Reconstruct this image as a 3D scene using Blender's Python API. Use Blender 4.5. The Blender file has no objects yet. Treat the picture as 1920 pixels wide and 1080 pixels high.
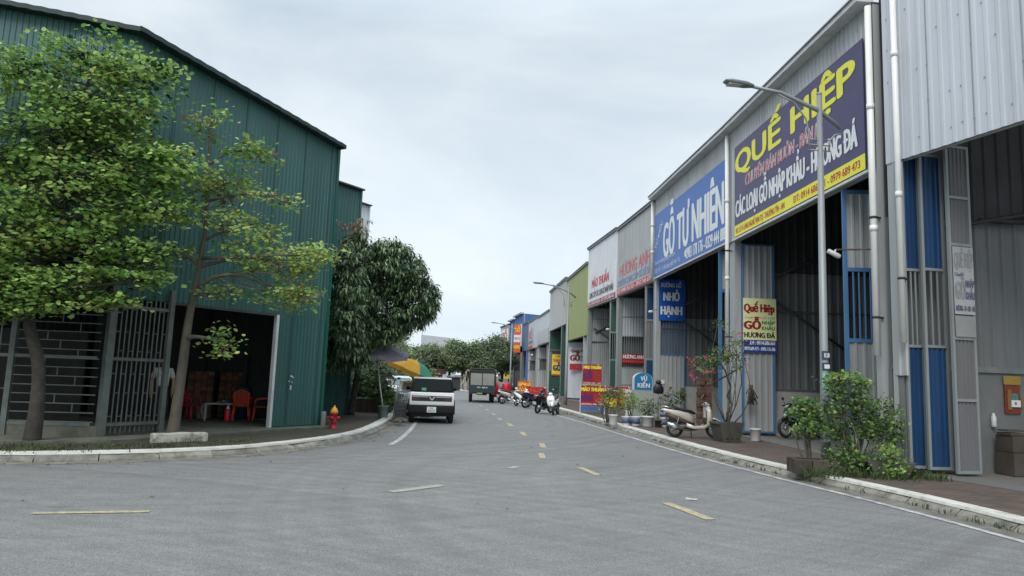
import bpy, bmesh, math, random
from mathutils import Vector, Matrix, Euler
R = math.radians
random.seed(7)
SC = bpy.context.scene
COL = SC.collection

# ---------------------------------------------------------------- camera, sky, sun, exposure
cam_d = bpy.data.cameras.new('camera'); cam = bpy.data.objects.new('camera', cam_d); COL.objects.link(cam)
cam_d.sensor_width = 36; cam_d.lens = 1320/1920*36; cam_d.clip_start = .05; cam_d.clip_end = 4000
_p, _y, _r = math.atan(165/1320), R(4.5), R(2.1)
_f = Vector((math.sin(_y)*math.cos(_p), math.cos(_y)*math.cos(_p), math.sin(_p)))
_a = Vector((math.cos(_y), -math.sin(_y), 0)); _u = _a.cross(_f)
_x = math.cos(_r)*_a + math.sin(_r)*_u; _v = -math.sin(_r)*_a + math.cos(_r)*_u
cam.matrix_world = Matrix(((_x.x, _v.x, -_f.x, 0), (_x.y, _v.y, -_f.y, 0), (_x.z, _v.z, -_f.z, 1.8), (0, 0, 0, 1)))
SC.camera = cam
SC.view_settings.view_transform = 'Standard'; SC.view_settings.look = 'None'
SC.view_settings.exposure = 0.52; SC.view_settings.gamma = 1
SUN_EL, SUN_AZ = R(46), R(205)      # behind the camera to the left, veiled by cloud
world = bpy.data.worlds.new('World'); SC.world = world; world.use_nodes = True
wn, wl = world.node_tree.nodes, world.node_tree.links
wn.clear()
w_out = wn.new('ShaderNodeOutputWorld'); w_bg = wn.new('ShaderNodeBackground'); w_bg.inputs[1].default_value = .1
w_sky = wn.new('ShaderNodeTexSky'); w_sky.sky_type = 'NISHITA'; w_sky.sun_disc = False
w_sky.sun_elevation = SUN_EL; w_sky.sun_rotation = SUN_AZ
w_tc = wn.new('ShaderNodeTexCoord')
w_map = wn.new('ShaderNodeMapping'); w_map.inputs['Scale'].default_value = (1, 1, 2.6)
w_n = wn.new('ShaderNodeTexNoise'); w_n.inputs['Scale'].default_value = 1.7; w_n.inputs['Detail'].default_value = 7; w_n.inputs['Roughness'].default_value = .55
w_n.inputs['Distortion'].default_value = .5
w_cr = wn.new('ShaderNodeValToRGB')
w_cr.color_ramp.elements[0].position = .34; w_cr.color_ramp.elements[0].color = (.52, .615, .70, 1)
w_cr.color_ramp.elements[1].position = .66; w_cr.color_ramp.elements[1].color = (.73, .80, .85, 1)
w_sep = wn.new('ShaderNodeSeparateXYZ')
w_grad = wn.new('ShaderNodeMapRange'); w_grad.inputs[1].default_value = .45; w_grad.inputs[2].default_value = .95
w_grad.inputs[3].default_value = 8.5; w_grad.inputs[4].default_value = 21.0     # overcast: brighter overhead
w_low = wn.new('ShaderNodeMapRange'); w_low.inputs[1].default_value = 0; w_low.inputs[2].default_value = .4
w_low.inputs[3].default_value = 1.07; w_low.inputs[4].default_value = .95
w_m0 = wn.new('ShaderNodeMath'); w_m0.operation = 'MULTIPLY'
w_mul = wn.new('ShaderNodeVectorMath'); w_mul.operation = 'SCALE'
w_mix = wn.new('ShaderNodeMixRGB'); w_mix.inputs[0].default_value = .93
wl.new(w_tc.outputs['Generated'], w_map.inputs[0]); wl.new(w_map.outputs[0], w_n.inputs['Vector'])
wl.new(w_n.outputs[0], w_cr.inputs[0]); wl.new(w_tc.outputs['Generated'], w_sep.inputs[0])
wl.new(w_sep.outputs[2], w_grad.inputs[0]); wl.new(w_sep.outputs[2], w_low.inputs[0])
wl.new(w_grad.outputs[0], w_m0.inputs[0]); wl.new(w_low.outputs[0], w_m0.inputs[1])
wl.new(w_cr.outputs[0], w_mul.inputs[0]); wl.new(w_m0.outputs[0], w_mul.inputs['Scale'])
wl.new(w_sky.outputs[0], w_mix.inputs[1]); wl.new(w_mul.outputs[0], w_mix.inputs[2])
wl.new(w_mix.outputs[0], w_bg.inputs[0]); wl.new(w_bg.outputs[0], w_out.inputs[0])
sun_d = bpy.data.lights.new('sun', 'SUN'); sun = bpy.data.objects.new('sun', sun_d); COL.objects.link(sun)
sun_d.energy = 1.3; sun_d.angle = R(28); sun_d.color = (1, .96, .9)
_sd = Vector((math.sin(SUN_AZ)*math.cos(SUN_EL), math.cos(SUN_AZ)*math.cos(SUN_EL), math.sin(SUN_EL)))
sun.rotation_euler = _sd.to_track_quat('Z', 'Y').to_euler()

# ---------------------------------------------------------------- materials
MATS = {}
def mat(name, col, rough=.6, metal=0., var=.12, scale=3., stretch=None, bump=0., bscale=60., spec=.5, dirt=None, dscale=1.5, damt=.5, trans=0., coat=0., islands=0., emis=None, dlow=.48, dhigh=.7):
    if name in MATS: return MATS[name]
    m = bpy.data.materials.new(name); m.use_nodes = True; n, l = m.node_tree.nodes, m.node_tree.links
    b = n['Principled BSDF']; b.inputs['Roughness'].default_value = rough; b.inputs['Metallic'].default_value = metal
    b.inputs['Specular IOR Level'].default_value = spec; b.inputs['Coat Weight'].default_value = coat
    tc = n.new('ShaderNodeTexCoord'); mp = n.new('ShaderNodeMapping'); l.new(tc.outputs['Object'], mp.inputs[0])
    if stretch: mp.inputs['Scale'].default_value = stretch
    nz = n.new('ShaderNodeTexNoise'); nz.inputs['Scale'].default_value = scale; nz.inputs['Detail'].default_value = 6
    l.new(mp.outputs[0], nz.inputs['Vector'])
    hs = n.new('ShaderNodeMapRange'); hs.inputs[1].default_value = .3; hs.inputs[2].default_value = .7
    hs.inputs[3].default_value = 1-var; hs.inputs[4].default_value = 1+var; l.new(nz.outputs[0], hs.inputs[0])
    sc = n.new('ShaderNodeVectorMath'); sc.operation = 'SCALE'; sc.inputs[0].default_value = col[:3]; l.new(hs.outputs[0], sc.inputs['Scale'])
    last = sc.outputs[0]
    if islands:
        g = n.new('ShaderNodeNewGeometry'); ir = n.new('ShaderNodeMapRange'); ir.inputs[3].default_value = 1-islands; ir.inputs[4].default_value = 1+islands
        l.new(g.outputs['Random Per Island'], ir.inputs[0])
        s2 = n.new('ShaderNodeVectorMath'); s2.operation = 'SCALE'; l.new(last, s2.inputs[0]); l.new(ir.outputs[0], s2.inputs['Scale']); last = s2.outputs[0]
    if dirt:
        dn = n.new('ShaderNodeTexNoise'); dn.inputs['Scale'].default_value = dscale; dn.inputs['Detail'].default_value = 8; dn.inputs['Roughness'].default_value = .65
        l.new(mp.outputs[0], dn.inputs['Vector'])
        dr = n.new('ShaderNodeMapRange'); dr.inputs[1].default_value = dlow; dr.inputs[2].default_value = dhigh; dr.inputs[4].default_value = damt; l.new(dn.outputs[0], dr.inputs[0])
        mx = n.new('ShaderNodeMixRGB'); l.new(dr.outputs[0], mx.inputs[0]); l.new(last, mx.inputs[1]); mx.inputs[2].default_value = (*dirt, 1); last = mx.outputs[0]
    l.new(last, b.inputs['Base Color'])
    if bump:
        bn = n.new('ShaderNodeTexNoise'); bn.inputs['Scale'].default_value = bscale; bn.inputs['Detail'].default_value = 4; l.new(tc.outputs['Object'], bn.inputs['Vector'])
        bp = n.new('ShaderNodeBump'); bp.inputs['Strength'].default_value = bump; bp.inputs['Distance'].default_value = .02; l.new(bn.outputs[0], bp.inputs['Height']); l.new(bp.outputs[0], b.inputs['Normal'])
    if trans:
        t = n.new('ShaderNodeBsdfTranslucent'); l.new(last, t.inputs[0]); ms = n.new('ShaderNodeMixShader'); ms.inputs[0].default_value = trans
        l.new(b.outputs[0], ms.inputs[1]); l.new(t.outputs[0], ms.inputs[2]); l.new(ms.outputs[0], n['Material Output'].inputs[0])
    MATS[name] = m; return m
def srgb(r, g, b):
    f = lambda c: ((c/255+.055)/1.055)**2.4 if c > 10 else c/255/12.92
    return (f(r), f(g), f(b))

# ---------------------------------------------------------------- mesh builder
class MB:
    def __init__(s): s.v = []; s.f = []; s.m = []; s.sm = []; s.X = None
    def add(s, vs, fs, slot=0, M=None, smooth=False):
        o = len(s.v)
        for p in vs:
            p = Vector(p)
            if M is not None: p = M @ p
            if s.X is not None: p = s.X @ p
            s.v.append(p[:])
        for f in fs: s.f.append([o+i for i in f]); s.m.append(slot); s.sm.append(smooth)
        return s
    def box(s, x0, y0, z0, x1, y1, z1, slot=0, M=None):
        v = [(x0,y0,z0),(x1,y0,z0),(x1,y1,z0),(x0,y1,z0),(x0,y0,z1),(x1,y0,z1),(x1,y1,z1),(x0,y1,z1)]
        return s.add(v, [(0,3,2,1),(4,5,6,7),(0,1,5,4),(1,2,6,5),(2,3,7,6),(3,0,4,7)], slot, M)
    def tube(s, pts, r, n=8, slot=0, M=None, cap=True, smooth=True, flat=1.):
        pts = [Vector(p) for p in pts]; rs = r if isinstance(r, (list, tuple)) else [r]*len(pts)
        vs, fs = [], []; prev = None
        for i, p in enumerate(pts):
            t = (pts[min(i+1, len(pts)-1)]-pts[max(i-1, 0)]).normalized()
            if prev is None: a = t.orthogonal().normalized()
            else: a = (prev - t*prev.dot(t)); a = a.normalized() if a.length > 1e-5 else t.orthogonal().normalized()
            prev = a; b = t.cross(a)
            for k in range(n):
                an = 2*math.pi*k/n; vs.append(p + (a*math.cos(an)+b*math.sin(an)*flat)*rs[i])
        for i in range(len(pts)-1):
            for k in range(n): fs.append((i*n+k, i*n+(k+1)%n, (i+1)*n+(k+1)%n, (i+1)*n+k))
        if cap: fs.append(tuple(range(n))[::-1]); fs.append(tuple((len(pts)-1)*n+k for k in range(n)))
        return s.add(vs, fs, slot, M, smooth)
    def lathe(s, prof, n=20, c=(0, 0, 0), slot=0, M=None, smooth=True):
        vs, fs = [], []
        for r, z in prof:
            for k in range(n): vs.append((c[0]+r*math.cos(2*math.pi*k/n), c[1]+r*math.sin(2*math.pi*k/n), c[2]+z))
        for i in range(len(prof)-1):
            for k in range(n): fs.append((i*n+k, i*n+(k+1)%n, (i+1)*n+(k+1)%n, (i+1)*n+k))
        fs.append(tuple(range(n))[::-1]); fs.append(tuple((len(prof)-1)*n+k for k in range(n)))
        return s.add(vs, fs, slot, M, smooth)
    def prism(s, poly, y0, y1, slot=0, M=None, ft=None):      # poly in x,z extruded along y
        n = len(poly); vs = [(x, y0, z) for x, z in poly]+[(x, y1, z) for x, z in poly]
        if ft: vs = [ft(*p) for p in vs]
        fs = [tuple(range(n)), tuple(range(n, 2*n))[::-1]]+[(i, n+i, n+(i+1) % n, (i+1) % n) for i in range(n)]
        return s.add(vs, fs, slot, M)
    def loft(s, secs, n=16, slot=0, M=None, pw=2.6, smooth=True):   # secs (x, z, halfwidth, halfheight[, y])
        vs, fs = [], []
        for sc in secs:
            x, z, hw, hh = sc[:4]; y = sc[4] if len(sc) > 4 else 0
            for k in range(n):
                a = 2*math.pi*k/n; c, d = math.cos(a), math.sin(a)
                vs.append((x, y+hw*math.copysign(abs(c)**(2/pw), c), z+hh*math.copysign(abs(d)**(2/pw), d)))
        for i in range(len(secs)-1):
            for k in range(n): fs.append((i*n+k, i*n+(k+1) % n, (i+1)*n+(k+1) % n, (i+1)*n+k))
        fs.append(tuple(range(n))[::-1]); fs.append(tuple((len(secs)-1)*n+k for k in range(n)))
        return s.add(vs, fs, slot, M, smooth)
    def ell(s, c, r, n=12, m=8, slot=0, M=None):
        vs, fs = [], []
        for i in range(m+1):
            t = math.pi*i/m
            for k in range(n): a = 2*math.pi*k/n; vs.append((c[0]+r[0]*math.sin(t)*math.cos(a), c[1]+r[1]*math.sin(t)*math.sin(a), c[2]-r[2]*math.cos(t)))
        for i in range(m):
            for k in range(n): fs.append((i*n+k, i*n+(k+1) % n, (i+1)*n+(k+1) % n, (i+1)*n+k))
        return s.add(vs, fs, slot, M, True)
    def torus(s, c, Rr, r, n=24, m=8, slot=0, M=None, sx=1.):      # wheel plane x-z
        vs, fs = [], []
        for i in range(n):
            a = 2*math.pi*i/n
            for k in range(m):
                b = 2*math.pi*k/m; q = Rr+r*math.cos(b); vs.append((c[0]+q*math.cos(a), c[1]+r*sx*math.sin(b), c[2]+q*math.sin(a)))
        for i in range(n):
            for k in range(m): fs.append((i*m+k, i*m+(k+1) % m, ((i+1) % n)*m+(k+1) % m, ((i+1) % n)*m+k))
        return s.add(vs, fs, slot, M, True)
    def corr(s, L, z0, z1, pitch=.2, d=.03, slot=0, M=None, zt=None, y=0., y2=None):   # ribbed sheet in the x-z plane, ribs towards -y
        xs = []; x = 0.
        while x < L-1e-4:
            for f, o in ((0, 0), (.52, 0), (.64, -d), (.88, -d)):
                if x+f*pitch < L: xs.append((x+f*pitch, o))
            x += pitch
        xs.append((L, 0)); vs = []
        for a, o in xs: vs += [(a, y+o, z0), (a, y+o, zt(a) if zt else z1)]
        fs = [(2*i, 2*i+2, 2*i+3, 2*i+1) for i in range(len(xs)-1)]
        return s.add(vs, fs, slot, M)
    def bev(s): s.bevel = True; return s
    def build(s, name, mats, parent=None, bevel=0., loc=None, segs=2, auto=False):
        me = bpy.data.meshes.new(name); me.from_pydata(s.v, [], s.f)
        if not isinstance(mats, (list, tuple)): mats = [mats]
        for m in mats: me.materials.append(m)
        me.polygons.foreach_set('material_index', s.m); me.polygons.foreach_set('use_smooth', s.sm)
        if bevel:
            bm = bmesh.new(); bm.from_mesh(me); bmesh.ops.remove_doubles(bm, verts=bm.verts, dist=1e-5)
            bmesh.ops.bevel(bm, geom=[e for e in bm.edges if e.calc_face_angle(0) > R(25)], offset=bevel, segments=segs, affect='EDGES', profile=.6, clamp_overlap=True)
            for f in bm.faces: f.smooth = auto
            bm.to_mesh(me); bm.free()
        me.validate(); me.update()
        o = bpy.data.objects.new(name, me); COL.objects.link(o)
        if parent: o.parent = parent
        if loc: o.location = loc
        return o
def tag(o, label, cat, group=None):
    o['label'] = label; o['category'] = cat
    if group: o['group'] = group
    return o
def thing(name, label, cat, loc=(0, 0, 0), rz=0., group=None, tilt=None):
    o = bpy.data.objects.new(name, None); COL.objects.link(o); o.location = loc
    o.rotation_euler = (tilt[0], tilt[1], rz) if tilt else (0, 0, rz); o.empty_display_size = .2
    return tag(o, label, cat, group)
def struct(o, kind='structure'): o['kind'] = kind; return o
def dup(root, loc, rz, label, group=None):
    def cp(o, par):
        c = o.copy(); COL.objects.link(c); c.parent = par
        for ch in list(o.children): cp(ch, c)
        return c
    r = cp(root, None); r.location = loc; r.rotation_euler = (0, 0, rz); r['label'] = label
    if group: r['group'] = group
    return r
_tc = {}
# letters whose stroke or horn is added by hand: the built-in font fills them wrongly
COMP = {'Ơ': ('O', 'h'), 'Ở': ('Ỏ', 'h'), 'Ờ': ('Ò', 'h'), 'ơ': ('o', 'i'), 'ờ': ('ò', 'i'), 'Đ': ('D', 'b'), 'đ': ('d', 'c'), 'Ậ': ('Â', 'd'), 'ậ': ('â', 'd'), 'ệ': ('ê', 'd'), 'Ệ': ('Ê', 'd'), 'ộ': ('ô', 'd'), 'Ộ': ('Ô', 'd'), 'Ẩ': ('Â', 'k'), 'ẩ': ('â', 'k')}
def _raw(body, shear):
    k = (body, shear)
    if k in _tc: return _tc[k]
    cu = bpy.data.curves.new('t', 'FONT'); cu.body = body; cu.size = 1; cu.resolution_u = 3; cu.shear = shear
    o = bpy.data.objects.new('t', cu); COL.objects.link(o); dg = bpy.context.evaluated_depsgraph_get(); dg.update()
    me = bpy.data.meshes.new_from_object(o.evaluated_get(dg)); vs = [(v.co.x, v.co.y) for v in me.vertices]; fs = [tuple(p.vertices) for p in me.polygons]
    bpy.data.objects.remove(o); bpy.data.curves.remove(cu); bpy.data.meshes.remove(me)
    _tc[k] = (vs, fs); return _tc[k]
def text_geo(body, shear=0., bold=0.):
    if not any(c in COMP for c in body): return _raw(body, shear)
    base = ''.join(COMP[c][0] if c in COMP else c for c in body); vs, fs = _raw(base, shear); vs = list(vs); fs = list(fs)
    for i, c in enumerate(body):
        if c not in COMP: continue
        own, _ = _raw(base[i], shear); r = max(v[0] for v in _raw(base[:i+1], shear)[0]); w = max(v[0] for v in own)-min(v[0] for v in own); l = r-w; cap = .73; k = COMP[c][1]; o = len(vs)
        if k == 'b': q = [(l-.07, .33), (l+w*.5, .33), (l+w*.5, .40), (l-.07, .40)]
        elif k == 'c': q = [(r-w*.62, .6), (r+.05, .6), (r+.05, .655), (r-w*.62, .655)]
        elif k == 'k': m = l+w/2; q = [(m+.06, .93), (m+.16, .95), (m+.2, 1.03), (m+.12, 1.1), (m+.03, 1.08), (m+.11, 1.02)]
        elif k == 'd': m = l+w/2; q = [(m-.05, -.19), (m+.05, -.19), (m+.05, -.09), (m-.05, -.09)]
        else:
            t = .56 if k == 'h' else .40; q = [(r-.08, t), (r-.01, t-.03), (r+.09, t+.10), (r+.08, t+.2), (r+.0, t+.2), (r+.01, t+.1)]
        vs += [(p[0], p[1], .0002) for p in q]; fs.append(tuple(range(o, o+len(q))))
    return vs, fs
CAP = None
def put_text(mb, body, x0, x1, zb, cap, y=-.004, slot=0, shear=0., bold=.02, rot=0., M=None):
    """lettering from x0 to x1, baseline zb, capital height cap, facing -y"""
    global CAP
    if CAP is None: vs, _ = _raw('H', 0); CAP = max(v[1] for v in vs)
    vs, fs = text_geo(body, shear, 0.); a = min(v[0] for v in vs); b = max(v[0] for v in vs)
    sx = (x1-x0)/(b-a); sz = cap/CAP; out = []
    for v in vs:
        x, z = v[0], v[1]; yo = v[2] if len(v) > 2 else 0; px, pz = (x-a)*sx, z*sz
        if rot: c, s_ = math.cos(rot), math.sin(rot); px, pz = px*c-pz*s_, px*s_+pz*c
        out.append((x0+px, y-yo, zb+pz))
    d = bold*cap*1.6
    for k, (ox, oz) in enumerate(((0, 0), (-d, 0), (d, 0), (0, d*.35), (0, -d*.35)) if bold >= .02 else ((0, 0),)):
        mb.add([(p[0]+ox, p[1]-k*.0004, p[2]+oz) for p in out], fs, slot, M)
def catmull(P, k=8):
    out = []
    for i in range(len(P)-1):
        p0, p1, p2, p3 = P[max(i-1, 0)], P[i], P[i+1], P[min(i+2, len(P)-1)]
        for j in range(k):
            t = j/k; out.append(tuple(.5*((2*b)+(-a+c)*t+(2*a-5*b+4*c-d)*t*t+(-a+3*b-3*c+d)*t**3) for a, b, c, d in zip(p0, p1, p2, p3)))
    out.append(tuple(P[-1])); return out
# ---------------------------------------------------------------- ground, road, kerbs
def road_mat():
    m = bpy.data.materials.new('asphalt'); m.use_nodes = True; n, l = m.node_tree.nodes, m.node_tree.links; b = n['Principled BSDF']
    tc = n.new('ShaderNodeTexCoord')
    def noise(s, d=6, r=.6, vec=None, dist=0):
        a = n.new('ShaderNodeTexNoise'); a.inputs['Scale'].default_value = s; a.inputs['Detail'].default_value = d; a.inputs['Roughness'].default_value = r; a.inputs['Distortion'].default_value = dist
        l.new(vec or tc.outputs['Object'], a.inputs['Vector']); return a.outputs[0]
    def rng(src, a, b_, c, d):
        r = n.new('ShaderNodeMapRange'); r.inputs[1].default_value = a; r.inputs[2].default_value = b_; r.inputs[3].default_value = c; r.inputs[4].default_value = d; l.new(src, r.inputs[0]); return r.outputs[0]
    def mul(a, b_):
        x = n.new('ShaderNodeMath'); x.operation = 'MULTIPLY'; l.new(a, x.inputs[0]); l.new(b_, x.inputs[1]); return x.outputs[0]
    def arcs(cx, cy, scale, lo, wob=.4):
        mp = n.new('ShaderNodeMapping'); mp.inputs['Location'].default_value = (-cx, -cy, 0); l.new(tc.outputs['Object'], mp.inputs[0])
        wv = n.new('ShaderNodeVectorMath'); wv.operation = 'LENGTH'; l.new(mp.outputs[0], wv.inputs[0])
        ns = rng(noise(.25, 3), 0, 1, -wob, wob); ad = n.new('ShaderNodeMath'); l.new(wv.outputs['Value'], ad.inputs[0]); l.new(ns, ad.inputs[1])
        cb = n.new('ShaderNodeCombineXYZ'); l.new(ad.outputs[0], cb.inputs[0])
        return noise(scale, 4, .6, cb.outputs[0])
    speck = rng(noise(60, 3, .6), .40, .60, .72, 1.30)
    speck2 = rng(noise(22, 5, .75, dist=1.2), .42, .58, .86, 1.14)
    patch = rng(noise(.45, 7, .7), .3, .7, .88, 1.10)
    a1 = rng(arcs(-22, -30, 4.2, 0), .4, .6, .89, 1.04)       # tyre tracks curling out of the side road
    a2 = rng(arcs(-9.5, 30, 3.4, 0), .38, .58, .88, 1.03)
    a3 = rng(arcs(9.3, 11.8, 2.4, 0, .3), .4, .6, .95, 1.02)
    def ring(cx, cy, r0, w, dark):
        mp = n.new('ShaderNodeMapping'); mp.inputs['Location'].default_value = (-cx, -cy, 0); l.new(tc.outputs['Object'], mp.inputs[0])
        ln = n.new('ShaderNodeVectorMath'); ln.operation = 'LENGTH'; l.new(mp.outputs[0], ln.inputs[0])
        sb = n.new('ShaderNodeMath'); sb.operation = 'SUBTRACT'; l.new(ln.outputs['Value'], sb.inputs[0]); sb.inputs[1].default_value = r0
        ab = n.new('ShaderNodeMath'); ab.operation = 'ABSOLUTE'; l.new(sb.outputs[0], ab.inputs[0]); return rng(ab.outputs[0], w*.4, w, dark, 1)
    a3 = mul(a3, mul(mul(ring(9.25, 12.0, 10.95, .26, .92), ring(9.3, 11.5, 10.1, .24, .93)), mul(ring(9.6, 11, 7.4, .2, .96), ring(-13, -8, 21.6, .22, .94))))
    pn = rng(noise(.9, 4, .5), .66, .7, 1, .84)
    v = mul(mul(mul(mul(speck, speck2), patch), mul(a1, a2)), mul(a3, pn))
    col = n.new('ShaderNodeVectorMath'); col.operation = 'SCALE'; col.inputs[0].default_value = (.206, .204, .200); l.new(v, col.inputs['Scale'])
    dn = rng(noise(2.8, 8, .75), .58, .72, 0, .35); mx = n.new('ShaderNodeMixRGB'); l.new(dn, mx.inputs[0]); l.new(col.outputs[0], mx.inputs[1]); mx.inputs[2].default_value = (.30, .292, .275, 1)
    l.new(mx.outputs[0], b.inputs['Base Color']); b.inputs['Roughness'].default_value = .78; b.inputs['Specular IOR Level'].default_value = .35
    bp = n.new('ShaderNodeBump'); bp.inputs['Strength'].default_value = .5; bp.inputs['Distance'].default_value = .012; l.new(noise(110, 3, .8), bp.inputs['Height']); l.new(bp.outputs[0], b.inputs['Normal'])
    return m
def paver_mat(name, c1, c2, mortar, sx=.22, sy=.11, dirt=(.05, .05, .035), damt=.6, rot=.3):
    m = bpy.data.materials.new(name); m.use_nodes = True; n, l = m.node_tree.nodes, m.node_tree.links; b = n['Principled BSDF']
    tc = n.new('ShaderNodeTexCoord'); mp = n.new('ShaderNodeMapping'); mp.inputs['Rotation'].default_value = (0, 0, rot); l.new(tc.outputs['Object'], mp.inputs[0])
    br = n.new('ShaderNodeTexBrick'); br.inputs['Color1'].default_value = (*c1, 1); br.inputs['Color2'].default_value = (*c2, 1); br.inputs['Mortar'].default_value = (*mortar, 1)
    br.inputs['Scale'].default_value = 1; br.inputs['Brick Width'].default_value = sx; br.inputs['Row Height'].default_value = sy; br.inputs['Mortar Size'].default_value = .01; br.inputs['Mortar Smooth'].default_value = .3
    l.new(mp.outputs[0], br.inputs['Vector'])
    nz = n.new('ShaderNodeTexNoise'); nz.inputs['Scale'].default_value = 1.1; nz.inputs['Detail'].default_value = 9; nz.inputs['Roughness'].default_value = .7; l.new(tc.outputs['Object'], nz.inputs['Vector'])
    rg = n.new('ShaderNodeMapRange'); rg.inputs[1].default_value = .4; rg.inputs[2].default_value = .66; rg.inputs[4].default_value = damt; l.new(nz.outputs[0], rg.inputs[0])
    mx = n.new('ShaderNodeMixRGB'); l.new(rg.outputs[0], mx.inputs[0]); l.new(br.outputs[0], mx.inputs[1]); mx.inputs[2].default_value = (*dirt, 1); l.new(mx.outputs[0], b.inputs['Base Color'])
    b.inputs['Roughness'].default_value = .85
    bp = n.new('ShaderNodeBump'); bp.inputs['Strength'].default_value = .5; bp.inputs['Distance'].default_value = .01; bp.invert = True; l.new(br.outputs['Fac'], bp.inputs['Height']); l.new(bp.outputs[0], b.inputs['Normal'])
    return m
M_road = road_mat()
M_pave = paver_mat('red_pavers', (.165, .108, .086), (.10, .072, .06), (.06, .05, .042), sx=.26, sy=.13, rot=.1)
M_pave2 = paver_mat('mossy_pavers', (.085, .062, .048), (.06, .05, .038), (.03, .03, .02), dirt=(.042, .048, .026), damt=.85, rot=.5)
M_soil = mat('soil', (.09, .075, .055), .95, var=.35, scale=2, bump=.6, bscale=9, dirt=(.05, .07, .03), dscale=.6)
M_conc = mat('concrete', (.25, .245, .225), .85, var=.15, scale=2.5, bump=.3, bscale=40, dirt=(.10, .105, .085), dscale=1.3, damt=.7)
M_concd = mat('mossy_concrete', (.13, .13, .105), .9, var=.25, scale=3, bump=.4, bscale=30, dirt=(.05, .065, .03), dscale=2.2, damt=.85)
M_kstone = mat('kerb_stone', (.22, .21, .18), .9, var=.3, scale=5, bump=.7, bscale=25, dirt=(.07, .068, .045), dscale=3, damt=.85, islands=.2)
M_kwhite = mat('kerb_whitewash', (.60, .59, .54), .85, var=.12, scale=4, bump=.3, bscale=30, dirt=(.30, .28, .23), dscale=3.4, damt=.75, dlow=.53, dhigh=.7)
M_line = mat('worn_white_paint', (.52, .52, .50), .7, var=.1, scale=8, dirt=(.24, .24, .24), dscale=4.5, damt=.9, dlow=.42, dhigh=.6)
M_yel = mat('worn_yellow_paint', (.56, .44, .17), .7, var=.2, scale=8, dirt=(.25, .245, .235), dscale=14, damt=.95, dlow=.36, dhigh=.6)
M_yel2 = mat('faded_yellow_paint', (.42, .39, .26), .7, var=.15, scale=8, dirt=(.25, .245, .235), dscale=14, damt=.95, dlow=.36, dhigh=.58)
M_gut = mat('gutter_grit', (.185, .175, .155), .95, var=.3, scale=3, bump=.6, bscale=30, dirt=(.10, .09, .065), dscale=2, damt=.9, islands=.0)

struct(MB().add([(-900, -300, -.06), (900, -300, -.06), (900, 1500, -.06), (-900, 1500, -.06)], [(0, 1, 2, 3)]).build('ground', M_soil))
struct(MB().add([(-60, -30, 0), (12, -30, 0), (12, 79, 0), (-60, 79, 0)], [(0, 1, 2, 3)]).build('road', M_road))
KR = catmull([(7.75, -14), (7.62, 0), (7.52, 5), (7.42, 8.8), (7.25, 11.1), (6.86, 13.2), (6.42, 16.8), (6.2, 21.2), (6.03, 28), (5.85, 35), (5.55, 43), (4.95, 51), (4.1, 58), (2.8, 66), (.9, 74), (.7, 79)], 8)
KL = catmull([(-40, 9.5), (-20, 11.5), (-12, 12.4), (-7.7, 13.06), (-6.5, 13.47), (-5.4, 14.03), (-4.6, 14.68), (-3.85, 15.6), (-3.2, 16.8), (-2.6, 18.35), (-2.2, 20.5), (-2.03, 24.3), (-2.05, 29), (-2.3, 36), (-3.0, 45), (-4.6, 56), (-8, 66), (-16, 74), (-30, 79)], 8)
def off(path, d):
    out = []
    for i, p in enumerate(path):
        a = Vector(path[max(i-1, 0)]); b = Vector(path[min(i+1, len(path)-1)]); t = (b-a).normalized(); nrm = Vector((t.y, -t.x)); out.append(Vector(p)+nrm*d)
    return out
def strip(name, path, d0, d1, z, m):
    A, B = off(path, d0), off(path, d1); mb = MB(); n = len(path)
    mb.add([(p.x, p.y, z) for p in A]+[(p.x, p.y, z) for p in B], [(i, n+i, n+i+1, i+1) for i in range(n-1)]); return struct(mb.build(name, m))
def resample(path, step):
    out = [Vector(path[0])]; acc = 0
    for i in range(len(path)-1):
        a, b = Vector(path[i]), Vector(path[i+1]); L = (b-a).length; t = step-acc
        while t <= L: out.append(a+(b-a)*t/L); t += step
        acc = (acc+L) % step
    return out
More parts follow.
